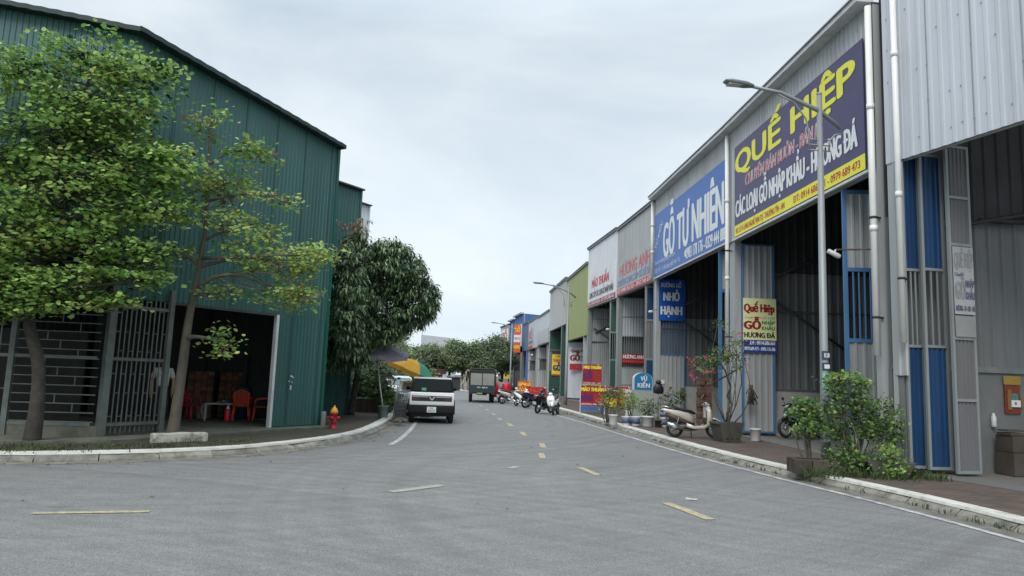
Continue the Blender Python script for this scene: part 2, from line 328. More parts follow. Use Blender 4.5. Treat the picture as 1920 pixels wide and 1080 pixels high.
def kerb(name, path, sgn, gap=None):
    """stones with a sloped worn face and a whitewashed top; sgn +1 = pavement on the right of the path"""
    P = resample(path, 1.0); mb = MB(); rnd = random.Random(3)
    for i in range(len(P)-1):
        a, b = P[i], P[i+1]; t = (b-a).normalized(); nr = Vector((t.y, -t.x))*sgn; L = (b-a).length
        if gap and gap[0] < (a.y+b.y)/2 < gap[1]: continue
        M = Matrix(((t.x, nr.x, 0, a.x), (t.y, nr.y, 0, a.y), (0, 0, 1, 0), (0, 0, 0, 1)))
        j = [rnd.uniform(-.012, .012) for _ in range(6)]; g = .012
        prof = [(.0+j[0], -.03), (.03+j[1], .035+j[2]), (.13+j[3]*.6, .118+j[4]), (.15, .13), (.17, -.03)]
        n = len(prof); vs = []
        for x, k in ((g, 0), (L*.5, rnd.uniform(-.008, .008)), (L-g, 0)): vs += [(x, y+k, z+k*.5) for y, z in prof]
        fs = [tuple(range(n)), tuple(range(2*n, 3*n))[::-1]]
        for s in range(2): fs += [(s*n+q, (s+1)*n+q, (s+1)*n+(q+1) % n, s*n+(q+1) % n) for q in range(n)]
        mb.add(vs, fs, 0, M)
        e = [rnd.uniform(-.018, .018) for _ in range(4)]
        w = .30
        vs = []
        for x, q in ((0, e[0]), (L/3, e[1]), (2*L/3, e[2]), (L, e[3])): vs += [(x, .115+q, .12), (x, .125+q, .162), (x, .115+w+q, .160), (x, .115+w+q, .10)]
        fs = []
        for s in range(3): fs += [(s*4+q, (s+1)*4+q, (s+1)*4+(q+1) % 4, s*4+(q+1) % 4) for q in range(4)]
        fs += [(0, 1, 2, 3), (15, 14, 13, 12)]
        mb.add(vs, fs, 1, M)
    return struct(mb.build(name, [M_kstone, M_kwhite]))
kerb('kerb_right', KR, 1); kerb('kerb_left', KL, -1)
near = [p for p in KR if p[1] < 60]
strip('gutter_right', [p for p in KR if p[1] < 70], -.38, .05, .004, M_gut)
strip('gutter_left', [p for p in KL if -30 < p[0] and p[1] < 60], -.05, .28, .004, M_gut)
# worn white edge line (right) and the short one beside the parked car (left)
EL = catmull([(7.25, -4), (7.18, 4), (7.09, 8.42), (6.83, 11.2), (6.42, 13.9), (5.95, 18.2), (5.7, 23), (5.45, 28.5), (5.12, 33.5), (4.75, 41), (4.1, 50), (3.2, 58)], 8)
strip('edge_line_right', EL, -.065, .065, .008, M_line)
strip('edge_line_left', catmull([(-1.46, 17.9), (-1.32, 20), (-1.25, 24.9), (-1.35, 33)], 6), -.07, .07, .008, M_line)
mb = MB()
for a, b, w in (((2.66, 14.5), (2.82, 13.4), .075), ((3.26, 10.6), (3.5, 9.4), .08), ((2.08, 15.9), (2.17, 17.0), .07), ((2.4, 18.3), (2.5, 19.5), .075), ((2.28, 21.8), (2.32, 23.3), .08),
                ((2.2, 25.7), (2.18, 27.2), .08), ((2.05, 29), (2.02, 30.4), .08), ((1.97, 32.5), (1.95, 33.9), .08), ((1.9, 36.8), (1.86, 38.2), .08), ((1.75, 41), (1.7, 42.5), .08)):
    a, b = Vector(a), Vector(b); t = (b-a).normalized(); nn = Vector((t.y, -t.x))*w
    q = [a-nn, b-nn, b+nn, a+nn]; mb.add([(p.x, p.y, .008) for p in q], [(3, 2, 1, 0)] if 0 else [(0, 1, 2, 3)], 0 if a.y < 26 else 1)
for a, b, w in (((-4.83, 8.93), (-3.6, 9.17), .06), ((-.85, 11.0), (-.1, 11.75), .09), ((1.18, 14.05), (1.38, 14.4), .08), ((-9.2, 8.4), (-7.6, 8.55), .06)):
    a, b = Vector(a), Vector(b); t = (b-a).normalized(); nn = Vector((t.y, -t.x))*w
    mb.add([(p.x, p.y, .008) for p in (a-nn, b-nn, b+nn, a+nn)], [(0, 1, 2, 3)], 0 if a.x < -2 else 1)
struct(mb.build('lane_markings', [M_yel, M_yel2]))
A = off(KR, .40)
struct(MB().add([(p.x, p.y, .15) for p in A]+[(26, 79, .15), (26, -14, .15)], [tuple(range(len(A)+2))]).build('pavement_right', M_pave))
A = off(KL, -.40)
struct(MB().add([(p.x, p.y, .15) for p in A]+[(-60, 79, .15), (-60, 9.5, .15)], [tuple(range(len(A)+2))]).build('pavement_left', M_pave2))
# concrete aprons in front of the nearest workshop and the green shed
struct(MB().add([(9.4, 13.25, .156), (9.9, 12.6, .156), (10.7, 9.2, .156), (12.6, 2, .156), (26, 2, .156), (26, 13.9, .156), (9.4, 13.9, .156)], [tuple(range(7))]).build('concrete_apron', M_conc))
sl = MB(); poly = [(-3.5, 21.3), (-3.45, 20.6), (-5.0, 18.2), (-6.0, 16.6), (-6.9, 15.3), (-9.9, 13.85), (-26, 8.2), (-26, 34), (-12, 34)]
n = len(poly); sl.add([(x, y, .1) for x, y in poly]+[(x, y, .2) for x, y in poly], [tuple(range(n))[::-1], tuple(range(n, 2*n))]+[(i, (i+1) % n, n+(i+1) % n, n+i) for i in range(n)])
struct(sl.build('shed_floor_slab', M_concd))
t_ = thing('paper_scrap', 'small white paper scrap lying on the asphalt behind the nearest yellow dash', 'litter', (3.75, 10.9, .012), R(-20)); MB().add([(-.09, -.01, 0), (.08, -.02, .005), (.09, .01, .02), (0, .03, .012), (-.08, .015, .025)], [(0, 1, 2, 3, 4)]).build('scrap', M_line, t_)
# grass verges, weeds and litter
def blades(name, pts, m, h=.1, per=14, spread=.09, seed=1, w=.012):
    rnd = random.Random(seed); mb = MB()
    for (x, y, z) in pts:
        for _ in range(per):
            px, py = x+rnd.gauss(0, spread), y+rnd.gauss(0, spread); a = rnd.uniform(0, 6.28); hh = h*rnd.uniform(.4, 1.3); b = rnd.uniform(0, 6.28); ln = hh*rnd.uniform(.2, .8)
            dx, dy = math.cos(a)*w, math.sin(a)*w; ex, ey = math.cos(b)*ln, math.sin(b)*ln
            mb.add([(px-dx, py-dy, z), (px+dx, py+dy, z), (px+dx*.7+ex*.4, py+dy*.7+ey*.4, z+hh*.6), (px+ex, py+ey, z+hh)], [(0, 1, 2), (0, 2, 3)])
    return struct(mb.build(name, m), 'stuff')
M_grass = mat('grass_blades', (.06, .09, .028), .8, var=.3, scale=2, islands=.4, trans=.25)
rnd = random.Random(5)
pts = [(p.x+rnd.gauss(0, .04), p.y+rnd.gauss(0, .04), .02) for p in off(resample([q for q in KR if 4 < q[1] < 40], .18), .01) if rnd.random() < .34]
tag(blades('kerb_weeds', pts, M_grass, .07, 9, .05, 2), 'low green weeds growing in the joints along the right kerb', 'weeds')
pts = []
for _ in range(330):
    t = rnd.random(); x = -16+t*11.5; y = 13.4+max(0, x+6.5)*.9+rnd.uniform(.35, 1.6)+ (x+7)*.12*(x < -7)
    if rnd.random() < .75: pts.append((x, y-(.35 if x < -7 else 0), .15))
tag(blades('verge_grass', pts, M_grass, .055, 16, .16, 3), 'short patchy grass on the soil strip before the green shed', 'grass')
pts = [(rnd.uniform(6.7, 9.2), rnd.uniform(12.7, 13.7), .15) for _ in range(95)]
tag(blades('tall_weeds', pts, M_grass, .16, 12, .09, 4, .012), 'rank weeds round the foot of the lamp post and bush', 'weeds')
mb = MB(); rnd = random.Random(9)
for _ in range(70):
    x, y = rnd.uniform(-6, 6.5), rnd.uniform(8, 30)
    if rnd.random() < .45:
        p = rnd.choice(KL[24:90]); x, y = p[0]+rnd.uniform(.05, .5), p[1]-rnd.uniform(.02, .4)
    a = rnd.uniform(0, 6.28); s = rnd.uniform(.02, .05); c, d = math.cos(a)*s, math.sin(a)*s
    mb.add([(x-c, y-d, .012), (x+d*.5, y-c*.5, .02), (x+c, y+d, .014), (x-d*.5, y+c*.5, .026)], [(0, 1, 2, 3)])
tag(struct(mb.build('fallen_leaves', mat('dead_leaf', (.10, .065, .04), .9, islands=.5)), 'stuff'), 'small dead brown leaves scattered over the grey asphalt', 'leaves')
# ---------------------------------------------------------------- building materials
DG = (.16, .15, .13)
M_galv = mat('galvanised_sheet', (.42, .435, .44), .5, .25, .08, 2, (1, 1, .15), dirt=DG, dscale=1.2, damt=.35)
M_light = mat('pale_grey_sheet', (.53, .56, .60), .5, .1, .05, 2, (1, 1, .12), dirt=(.25, .25, .25), dscale=1.3, damt=.4)
M_white = mat('white_sheet', (.66, .68, .70), .5, 0, .04, 2, (1, 1, .15), dirt=(.4, .4, .4), damt=.35)
M_greyp = mat('grey_panel', (.40, .41, .41), .6, 0, .07, 2, (1, 1, .2), dirt=(.24, .24, .24), damt=.5)
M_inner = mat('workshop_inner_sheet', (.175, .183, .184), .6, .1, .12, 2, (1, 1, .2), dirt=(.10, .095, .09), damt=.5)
M_lime = mat('lime_sheet', (.29, .33, .11), .6, 0, .06, 2, (1, 1, .15), dirt=(.2, .22, .1), damt=.4)
M_teal = mat('teal_green_sheet', (.044, .125, .115), .42, .1, .14, 1.4, (1, 1, .12), dirt=(.05, .14, .14), dscale=.8, damt=.45)  # base and patch tints raised to carry the sky's reflection in the colour
M_teal2 = mat('teal_fold_sheet', (.014, .098, .072), .4, .1, .12, 1.4, (1, 1, .12), dirt=(.04, .11, .09), damt=.4)
M_dgreen = mat('dark_green_sheet', (.02, .075, .05), .5, .1, .1, 2, (1, 1, .2))
M_blue = mat('deep_blue_sheet', (.012, .052, .135), .45, .1, .12, 2, (1, 1, .15), dirt=(.05, .09, .18), damt=.35)
M_mblue = mat('mid_blue_sheet', (.06, .15, .40), .5, .1, .08, 2, (1, 1, .15))
M_sblue = mat('slate_blue_sheet', (.10, .16, .24), .5, .1, .08, 2, (1, 1, .15))
M_bframe = mat('blue_frame_paint', (.055, .165, .34), .5, 0, .12, 3, (1, 1, .3), dirt=(.16, .16, .16), dscale=3, damt=.5, dlow=.52)
M_gframe = mat('grey_frame_paint', (.27, .29, .29), .5, .2, .12, 3, (1, 1, .3), dirt=DG, damt=.6)
M_steel = mat('dull_steel', (.20, .21, .215), .5, .5, .15, 4)
M_dark = mat('dark_roof_steel_and_shade', (.055, .057, .06), .7, .2, .2, 2)  # roof steel, also coloured onto partition tops as shade
M_dull = mat('dull_leaf_sheet', (.165, .165, .172), .6, .2, .1, 2, (1, 1, .15), dirt=DG, damt=.5)
M_trim = mat('white_trim', (.62, .63, .63), .5, 0, .06, 4, dirt=(.3, .3, .28), damt=.5)
M_pvc = mat('white_pvc_pipe', (.80, .80, .77), .4, 0, .05, 3, (1, 1, .3), dirt=(.4, .39, .35), damt=.5)
M_black = mat('black_rubber', (.018, .018, .02), .7, 0, .15, 6)
M_render = mat('grey_render_wall', (.15, .157, .155), .9, 0, .1, 2, dirt=(.2, .2, .19), damt=.6, bump=.2)
M_render2 = mat('pale_cement_wall', (.40, .40, .38), .9, 0, .08, 2, dirt=(.26, .26, .24), damt=.6, bump=.2)
M_floor = mat('workshop_floor', (.15, .145, .135), .85, 0, .2, 1.5, dirt=(.08, .075, .07), damt=.6)
M_rust = mat('rusty_steel', (.12, .07, .045), .8, .3, .3, 5)
M_dsteel = mat('dark_truss_steel', (.06, .06, .06), .7, .3, .2)
M_wirec = mat('cable_black', (.02, .02, .02), .6)

def leaf(parent, x, y, ang, w, z0, z1, frame, segs, pitch=.19, d=.028, name='door_leaf', label=None, ft=.055):
    """one folding gate leaf: steel frame > ribbed sheets and barred window; segs = (z0, z1, kind, material)"""
    M = Matrix.Translation((x, y, 0)) @ Matrix.Rotation(ang, 4, 'Z')
    mb = MB(); t = ft
    mb.box(0, -.03, z0, t, .03, z1, 0, M); mb.box(w-t, -.03, z0, w, .03, z1, 0, M)
    cuts = sorted({z0, z1} | {s[0] for s in segs} | {s[1] for s in segs})
    for k, z in enumerate(cuts):
        lo = z if z == z0 else z-t/2; hi = z+t if z == z0 else (z if z == z1 else z+t/2)
        if z == z1: lo = z-t
        mb.box(t, -.028, lo, w-t, .028, hi, 0, M)
    fo = mb.build(name, frame, parent)
    if label: fo['label'] = label
    for s in segs:
        q = MB()
        if s[2] == 'sheet':
            q.corr(w-2*t, s[0], s[1], pitch, d, 0, M @ Matrix.Translation((t, .012, 0))); q.build('sheet_panel', s[3], fo)
        elif s[2] == 'flat':
            q.box(t, -.01, s[0], w-t, .012, s[1], 0, M); q.build('flat_panel', s[3], fo)
        else:
            nb = max(3, int(w/.14))
            for i in range(1, nb): xx = t+(w-2*t)*i/nb; q.box(xx-.014, -.014, s[0], xx+.014, .014, s[1], 0, M)
            q.build('window_bars', s[3], fo)
    return fo
def pipe(parent, x, y, z0, z1, r=.055, clips=()):
    mb = MB(); mb.tube([(x, y, z0), (x, y, z1)], r, 12)
    for zz in (z0+.35*(z1-z0), z0+.7*(z1-z0)): mb.tube([(x, y, zz-.06), (x, y, zz+.06)], r*1.18, 12)
    o = mb.build('drainpipe', M_pvc, parent)
    if clips:
        for z in clips: c = MB(); c.tube([(x, y, z-.022), (x, y, z+.022)], r*1.25, 12); c.box(x-.02, y, z-.02, x+.02, y+.16, z+.02); c.build('pipe_clip', M_black, o)
    return o
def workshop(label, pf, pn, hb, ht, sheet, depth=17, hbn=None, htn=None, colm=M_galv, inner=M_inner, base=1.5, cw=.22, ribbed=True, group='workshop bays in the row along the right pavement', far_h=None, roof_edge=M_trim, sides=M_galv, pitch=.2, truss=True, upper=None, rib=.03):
    """local frame: x from the far column to the near one, y inward, z up"""
    pf, pn = Vector(pf), Vector(pn); u = pn-pf; W = u.length
    t = thing('workshop', label, 'workshop', (pf.x, pf.y, .15), math.atan2(u.y, u.x), group)
    g = .15; hb -= g; ht -= g
    mb = MB()
    if ribbed: mb.corr(W, hb, ht, pitch, rib)
    else: mb.box(0, -.02, hb, W, .02, ht)
    mb.build('front_wall', sheet, t)
    c = MB(); c.box(.0, .03, 0, cw, .03+cw, ht-.02); c.box(W-cw, .03, 0, W, .03+cw, ht-.02); c.box(cw, .05, hb-.02, W-cw, .05+cw*.7, hb+.18); c.build('steel_frame', colm, t)
    dz = -.9
    r = MB(); r.corr(depth+.1, -.02, .02, .3, .03, 0, Matrix(((0, 0, 1, 0), (1, 0, 0, 0), (0, 0, 0, 0), (0, 0, 0, 1)))) if 0 else None
    r.add([(-.0, .0, ht), (W, .0, ht), (W, depth, ht+dz), (0, depth, ht+dz), (0, .0, ht-.05), (W, .0, ht-.05), (W, depth, ht+dz-.05), (0, depth, ht+dz-.05)], [(0, 1, 2, 3), (7, 6, 5, 4), (1, 5, 6, 2), (0, 3, 7, 4), (2, 6, 7, 3)])
    r.build('roof', M_dark, t)
    oh = .12 if roof_edge is not M_trim else .34
    e = MB(); e.box(-.02, -oh, ht-.02, W+.02, .05, ht+.10); e.box(-.02, -oh-.04, ht+.102, W+.02, .05, ht+.135, 1); e.build('roof_edge', [roof_edge, M_steel], t)
    zt = lambda a: ht-.06+dz*a/depth
    for xx, nm in ((.012, 'far_side_wall'), (W-.012, 'near_side_wall')):
        s = MB(); Ms = Matrix.Translation((xx, .28, 0)) @ Matrix(((0, 1 if xx < 1 else -1, 0, 0), (1, 0, 0, 0), (0, 0, 1, 0), (0, 0, 0, 1)))
        # ribs face into the bay
        if xx < 1 and upper:
            s.corr(depth-.3, base, upper, .29, -.035, 0, Ms); s.corr(depth-.3, upper+.01, 0, .29, -.03, 1, Ms, zt=lambda a: zt(a+.28))  # dark upper band paints the open, unlit space above the partition sheet
        else: s.corr(depth-.3, base, 0, .25, -.03, 0, Ms, zt=lambda a: zt(a+.28))
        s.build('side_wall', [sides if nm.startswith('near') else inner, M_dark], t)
        b = MB(); b.box(xx-.01 if xx < 1 else xx-.1, .30, 0, xx+.1 if xx < 1 else xx+.01, depth, base); b.box(xx-.01 if xx < 1 else xx-.13, .30, base, xx+.13 if xx < 1 else xx+.01, depth, base+.05, 1); b.build('base_wall', [M_render2, M_steel], t)
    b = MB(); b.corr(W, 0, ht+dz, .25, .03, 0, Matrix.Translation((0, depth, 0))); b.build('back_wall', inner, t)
    f = MB(); f.box(.1, .1, .0, W-.1, depth, .03); f.build('floor', M_floor, t)
    if truss:
        q = MB()
        for yy in (4.5, 9, 13.5):
            q.tube([(.15, yy, hb-.8), (W-.15, yy, hb-.8)], .05, 6); q.tube([(.15, yy, zt(yy)-.1), (W-.15, yy, zt(yy)-.1)], .06, 6)
            for k in range(6): q.tube([(.15+k*(W-.3)/6, yy, hb-.8 if k % 2 else zt(yy)-.1), (.15+(k+1)*(W-.3)/6, yy, zt(yy)-.1 if k % 2 else hb-.8)], .03, 5)
        q.tube([(.22, .5, hb-1.6), (.22, 4.5, hb+.3)], .05, 6); q.tube([(.22, .4, hb-1.3), (.22, 4.5, 2.4)], .04, 6); q.tube([(.2, .3, 4.1), (.2, depth-.3, 4.1)], .03, 6)
        q.build('roof_truss', M_dsteel, t)
    return t, W
RED = mat('sign_red', srgb(190, 38, 52), .5, var=.04); YEL = mat('sign_yellow', srgb(232, 226, 60), .5, var=.04)
WHT = mat('sign_white', (.74, .76, .76), .5, var=.03); NAVY = mat('sign_navy', srgb(62, 56, 98), .45, var=.05, dirt=srgb(80, 74, 112), damt=.4)
SKYB = mat('sign_blue', srgb(56, 104, 176), .45, var=.05); ROYB = mat('sign_royal_blue', srgb(12, 84, 170), .45, var=.05)
CREAM = mat('sign_cream', srgb(228, 228, 168), .5, var=.04); GRN = mat('sign_green', srgb(30, 130, 90), .5); BLK = mat('sign_black', (.02, .02, .03), .5)
CRIM = mat('sign_crimson', srgb(150, 26, 50), .5, var=.06); ORNG = mat('sign_orange', srgb(214, 92, 40), .5, var=.06); PINK = mat('sign_pale_red', srgb(196, 92, 98), .5, var=.05)
FGREY = mat('faded_print', (.26, .26, .26), .6, var=.1); FVIO = mat('faded_violet', (.11, .10, .17), .6); PALEB = mat('pale_blue_print', srgb(96, 128, 178), .5)
PURP = mat('sign_purple', srgb(84, 40, 104), .5, var=.1); SSILV = mat('silver_sign', (.42, .43, .44), .45, .1, var=.06); BRST = mat('bright_yellow', srgb(236, 214, 70), .5, var=.05)
def board(name, label, w, h, back, loc, rz, rows, group=None, cat='sign', thick=.03, parent=None, boxes=(), mats=None, frame=None):
    """flat sign: local x to the right, z up, face towards -y. rows: (text, x0, x1, zbase, cap, slot, shear, bold, rot)"""
    t = thing(name, label, cat, loc, rz, group) if parent is None else parent
    mb = MB(); mb.box(0, 0, 0, w, thick, h); pn = mb.build('panel', back, t)
    if boxes or rows:
        q = MB()
        for (x0, z0, x1, z1, s) in boxes: q.box(x0, -.004, z0, x1, .0, z1, s)
        for r in rows:
            body, x0, x1, zb, cap, s = r[:6]; sh = r[6] if len(r) > 6 else 0; bo = r[7] if len(r) > 7 else .02; ro = r[8] if len(r) > 8 else 0; yy = r[9] if len(r) > 9 else -.008
            put_text(q, body, x0, x1, zb, cap, yy, s, sh, bo, ro)
        q.build('lettering', mats, t)
    if frame:
        f = MB(); k = .03
        f.box(-k, -.012, -k, w+k, thick+.01, 0); f.box(-k, -.012, h, w+k, thick+.01, h+k); f.box(-k, -.012, 0, 0, thick+.01, h); f.box(w, -.012, 0, w+k, thick+.01, h); f.build('frame', frame, t)
    return t

# ---------------------------------------------------------------- right-hand row
PB, PC, PD, PE, PF, PG, PH, PI_ = (8.92, 14.14), (9.15, 22.7), (9.25, 32.2), (9.1, 39.2), (8.75, 46.2), (8.8, 55.5), (8.85, 65.7), (8.9, 84.8)
def onto(t, x, y, z):            # local point of a building -> world
    M = Matrix.Translation(t.location) @ Matrix.Rotation(t.rotation_euler.z, 4, 'Z'); return M @ Vector((x, y, z))
# nearest workshop, its front turned with the road
A0 = Vector((8.98, 13.86)); dA = Vector((.2588, -.9659)).normalized(); A1 = A0+dA*9.5
tA, WA = workshop('pale grey ribbed workshop with an open front, nearest on the right', A0, A1, 6.56, 11.6, M_light, depth=15, truss=False, pitch=.235, rib=.012, cw=.1)
for o in [c for c in tA.children if c.name.startswith(('side_wall', 'base_wall'))]: bpy.data.objects.remove(o)
# its back partition runs square to the neighbours
pt = MB(); Mi = Matrix.Rotation(-tA.rotation_euler.z, 4, 'Z') @ Matrix.Translation((-A0.x, -A0.y, 0))
pt.corr(16, 2.2, 5.3, .3, .035, 0, Mi @ Matrix.Translation((9.05, 14.05, 0))); pt.corr(16, 5.31, 10.7, .3, .035, 1, Mi @ Matrix.Translation((9.05, 14.05, 0))); pt.build('side_wall', [M_inner, M_dark], tA)  # near-black upper sheet puts the unlit top of the bay into colour
pb = MB(); pb.box(9.05, 13.98, 0, 25, 14.08, 2.08, 0, Mi); pb.box(9.05, 13.93, 2.08, 25, 14.05, 2.2, 1, Mi); pb.build('base_wall', [M_render, M_steel], tA)
q = MB(); q.tube([Mi @ Vector((9.3, 13.8, 4.9)), Mi @ Vector((13.6, 13.8, 5.8))], .05, 6); q.tube([Mi @ Vector((11, 13.8, 5.3)), Mi @ Vector((20, 13.8, 5.35))], .05, 6); q.build('roof_truss', M_dsteel, tA)
q = MB(); rs = random.Random(17)
for k in range(7):
    for j in range(40):
        if rs.random() < .5: x = .12+j*.235; z = 6.75+k*.72+rs.uniform(-.02, .02); q.box(x-.011, -.021, z-.011, x+.011, -.012, z+.011)
for x in (1.06, 2.0, 2.94, 3.88, 4.82): q.box(x-.006, -.0165, 6.42, x+.006, -.0125, 11.4)
q.build('screws', mat('screw_grey', (.22, .23, .24), .6), tA)
# concrete end pillar and its slim sheet
q = MB(); q.box(.02, .05, 0, .22, .12, 2.4); q.build('pillar', M_render, tA)
q = MB(); q.corr(.34, 1.95, 6.42, .16, .028, 0, Matrix.Translation((.05, .02, 0))); q.build('cover_sheet', M_galv, tA)
pipe(tA, .40, -.12, 2.6, 11.3, .06, (3.9,)); 
def wleaf(t, P, ang_deg, w, z0, z1, frame, segs, **k):    # leaf placed by a world point and world angle
    Mi = (Matrix.Translation(t.location) @ Matrix.Rotation(t.rotation_euler.z, 4, 'Z')).inverted(); p = Mi @ Vector((P[0], P[1], 0))
    return leaf(t, p.x, p.y, R(ang_deg)-t.rotation_euler.z, w, z0, z1, frame, segs, **k)
sg = [(.12, 2.55, 'sheet', M_blue), (2.55, 4.12, 'bars', M_gframe), (4.12, 6.55, 'sheet', M_blue)]
wleaf(tA, (9.13, 13.62), 4, .42, .12, 6.55, M_gframe, sg, pitch=.13)
wleaf(tA, (9.42, 13.46), 5, .54, .12, 6.55, M_gframe, sg, pitch=.13)
lf = wleaf(tA, (9.84, 13.24), 10, .58, .08, 6.7, M_gframe, [(.08, 1.5, 'sheet', M_dull), (1.5, 2.72, 'sheet', M_dull), (2.72, 4.62, 'flat', M_dull), (4.62, 5.6, 'sheet', M_dull), (5.6, 6.7, 'sheet', M_dull)], pitch=.1, d=.02, label='folded grey leaf carrying a faded printed notice')
fs = thing('faded_notice', 'weathered notice with washed-out lettering on the nearest folded grey leaf', 'notice', (9.89, 13.195, 0), R(10))
q = MB(); q.box(.02, .0, 3.35, .52, .012, 4.72); q.box(.02, .0, 2.9, .52, .012, 3.32, 1); q.build('panel', [mat('faded_board', (.36, .37, .38), .6, var=.08), FGREY], fs)
q = MB(); put_text(q, 'QUẾ HIỆP', .04, .5, 4.3, .3, -.005, 0); put_text(q, 'Chuyên', .04, .26, 4.12, .07, -.005, 1); put_text(q, 'GỖ', .05, .28, 3.66, .34, -.005, 0, 0, .04)
put_text(q, 'NHẬP', .30, .51, 3.9, .14, -.005, 1, 0, .03); put_text(q, 'KHẨU', .30, .51, 3.66, .14, -.005, 1, 0, .03); put_text(q, 'HƯƠNG - Đ - LIM - ĐÁ', .04, .51, 3.42, .1, -.005, 1, 0, .03); q.build('lettering', [FGREY, FVIO], fs)
q = MB(); q.box(0, .0, 0, 0.001, .001, 0.001)
# Que Hiep bay
tB, WB = workshop('workshop with the purple and yellow signboard above its open front', PC, PB, 6.56, 10.4, M_galv, upper=5.4)
leaf(tB, .28, .25, R(88), 1.08, .12, 6.3, M_bframe, [(.12, 2.95, 'sheet', M_galv), (2.95, 4.3, 'flat', M_galv), (4.3, 6.3, 'sheet', M_galv)], pitch=.2)
leaf(tB, WB-1.42, -.0, R(82), .95, .12, 6.3, M_bframe, [(.12, 2.75, 'sheet', M_galv), (2.75, 4.4, 'bars', M_bframe), (4.4, 6.3, 'sheet', M_galv)], pitch=.2, ft=.09)
pipe(tB, WB+.04, -.1, 2.35, 10.1, .07, (3.15, 5.3)); pipe(tB, -.02, -.14, 2.5, 10.1, .065, (3.2, 6.1))
# Go Tu Nhien bay
tC, WC = workshop('workshop with the bright blue signboard and blue framed folding gate', PD, PC, 6.56, 10.4, M_galv, upper=4.6)
leaf(tC, .15, .2, R(88), 1.22, .12, 6.3, M_bframe, [(.12, 2.9, 'sheet', M_galv), (2.9, 4.55, 'bars', M_bframe), (4.55, 6.3, 'flat', M_blue)], pitch=.2)
leaf(tC, WC-1.2, -.0, R(82), .8, .12, 6.3, M_bframe, [(.12, 2.6, 'sheet', M_galv), (2.6, 4.9, 'bars', M_bframe), (4.9, 6.3, 'sheet', M_galv)], pitch=.2, ft=.12)
pipe(tC, .03, -.14, 6.4, 10.1, .07); 
q = MB(); q.box(.18, -.1, 6.38, WC-.1, -.02, 6.44); q.build('sign_ledge', M_trim, tC)
q = MB(); q.box(.3, -.1, 6.36, WB-.15, -.02, 6.42); q.build('sign_ledge', M_trim, tB)
# grey (Huong Anh) bay
tD, WD = workshop('flat grey panelled workshop with red lettering across its front', PE, PD, 6.5, 10.3, M_greyp, ribbed=False, colm=M_gframe, roof_edge=M_steel)
leaf(tD, .3, .2, R(88), 1.3, .12, 6.3, M_gframe, [(.12, 1.4, 'flat', M_galv), (1.4, 2.35, 'flat', M_galv), (2.35, 4.1, 'bars', M_gframe), (4.1, 5.2, 'sheet', M_light), (5.2, 6.3, 'sheet', M_light)], pitch=.16)
leaf(tD, WD-1.5, -.0, R(85), .75, .12, 6.3, M_gframe, [(.12, 2.7, 'flat', M_blue), (2.7, 4.6, 'sheet', M_inner), (4.6, 6.3, 'flat', M_blue)], ft=.1)
# white (Mao Thuan) bay
tE, WE = workshop('white panelled workshop with dark red and black lettering on its front', PF, PE, 6.45, 10.4, M_white, ribbed=False, colm=M_gframe, roof_edge=M_steel)
leaf(tE, .1, .0, R(86), 1.45, .12, 6.35, M_gframe, [(.12, 4.1, 'sheet', M_galv), (4.1, 4.9, 'sheet', M_galv), (4.9, 5.6, 'sheet', M_galv), (5.6, 6.35, 'sheet', M_galv)], pitch=.14)
leaf(tE, WE-1.5, .0, R(75), .6, .12, 6.3, M_gframe, [(.12, 2.8, 'flat', M_dgreen), (2.8, 4.4, 'bars', M_gframe), (4.4, 6.3, 'flat', M_dgreen)], ft=.08)
# lime bay with a closed shutter beside it
tF, WF = workshop('workshop with a tall plain lime yellow front', PG, PF, 4.7, 9.5, M_lime, ribbed=False, colm=M_galv, roof_edge=M_steel, sides=M_dgreen)
leaf(tF, .3, .1, R(60), 1.6, .1, 4.5, M_gframe, [(.1, 4.5, 'flat', M_light)])
leaf(tF, WF-1.3, -.02, R(80), .7, .1, 4.5, M_galv, [(.1, 4.5, 'flat', M_galv)])
tG, WG = workshop('ribbed grey workshop with a dark green folding leaf', PH, PG, 6.1, 9.75, M_greyp, colm=M_gframe, roof_edge=M_steel, pitch=.25)
leaf(tG, .3, .0, R(80), 1.6, .1, 5.9, M_gframe, [(.1, 2.3, 'flat', M_dgreen), (2.3, 4.2, 'bars', M_gframe), (4.2, 5.9, 'flat', M_dgreen)])
leaf(tG, WG-2.2, -.05, R(80), .9, .1, 5.9, M_gframe, [(.1, 5.9, 'flat', M_dgreen)])
PHm = (8.87, 75.0)
tH1, WH1 = workshop('low pale grey workshop with a plain blank fascia', PHm, PH, 5.1, 8.05, M_light, colm=M_trim, roof_edge=M_steel, ribbed=False)
tH2, WH2 = workshop('low pale grey workshop with faint red lettering and an open dark front', PI_, PHm, 5.0, 8.2, M_light, colm=M_trim, roof_edge=M_steel, ribbed=False)
tI, WI = workshop('slate blue workshop behind an orange upright sign', (8.75, 90.5), PI_, 5.0, 8.4, M_sblue, colm=M_gframe, roof_edge=M_steel, sides=M_mblue)
tI2, WI2 = workshop('taller blue workshop with a white trimmed gable', (8.3, 97.5), (8.75, 90.5), 5.6, 9.9, M_mblue, colm=M_gframe, sides=M_mblue)
leaf(tI, WI-1.5, -.05, R(70), 1.2, .1, 4.9, M_mblue, [(.1, 4.9, 'flat', M_mblue)])
tJ, WJ = workshop('blue trimmed grey workshop second from the far end', (7.9, 102), (8.3, 97.5), 5.6, 9.6, M_mblue, colm=M_gframe, sides=M_mblue)
tK, WK = workshop('farthest workshop of the row with a white signboard', (7.1, 109.5), (7.85, 101.5), 5.6, 9.2, M_galv, colm=M_gframe, roof_edge=M_dark)
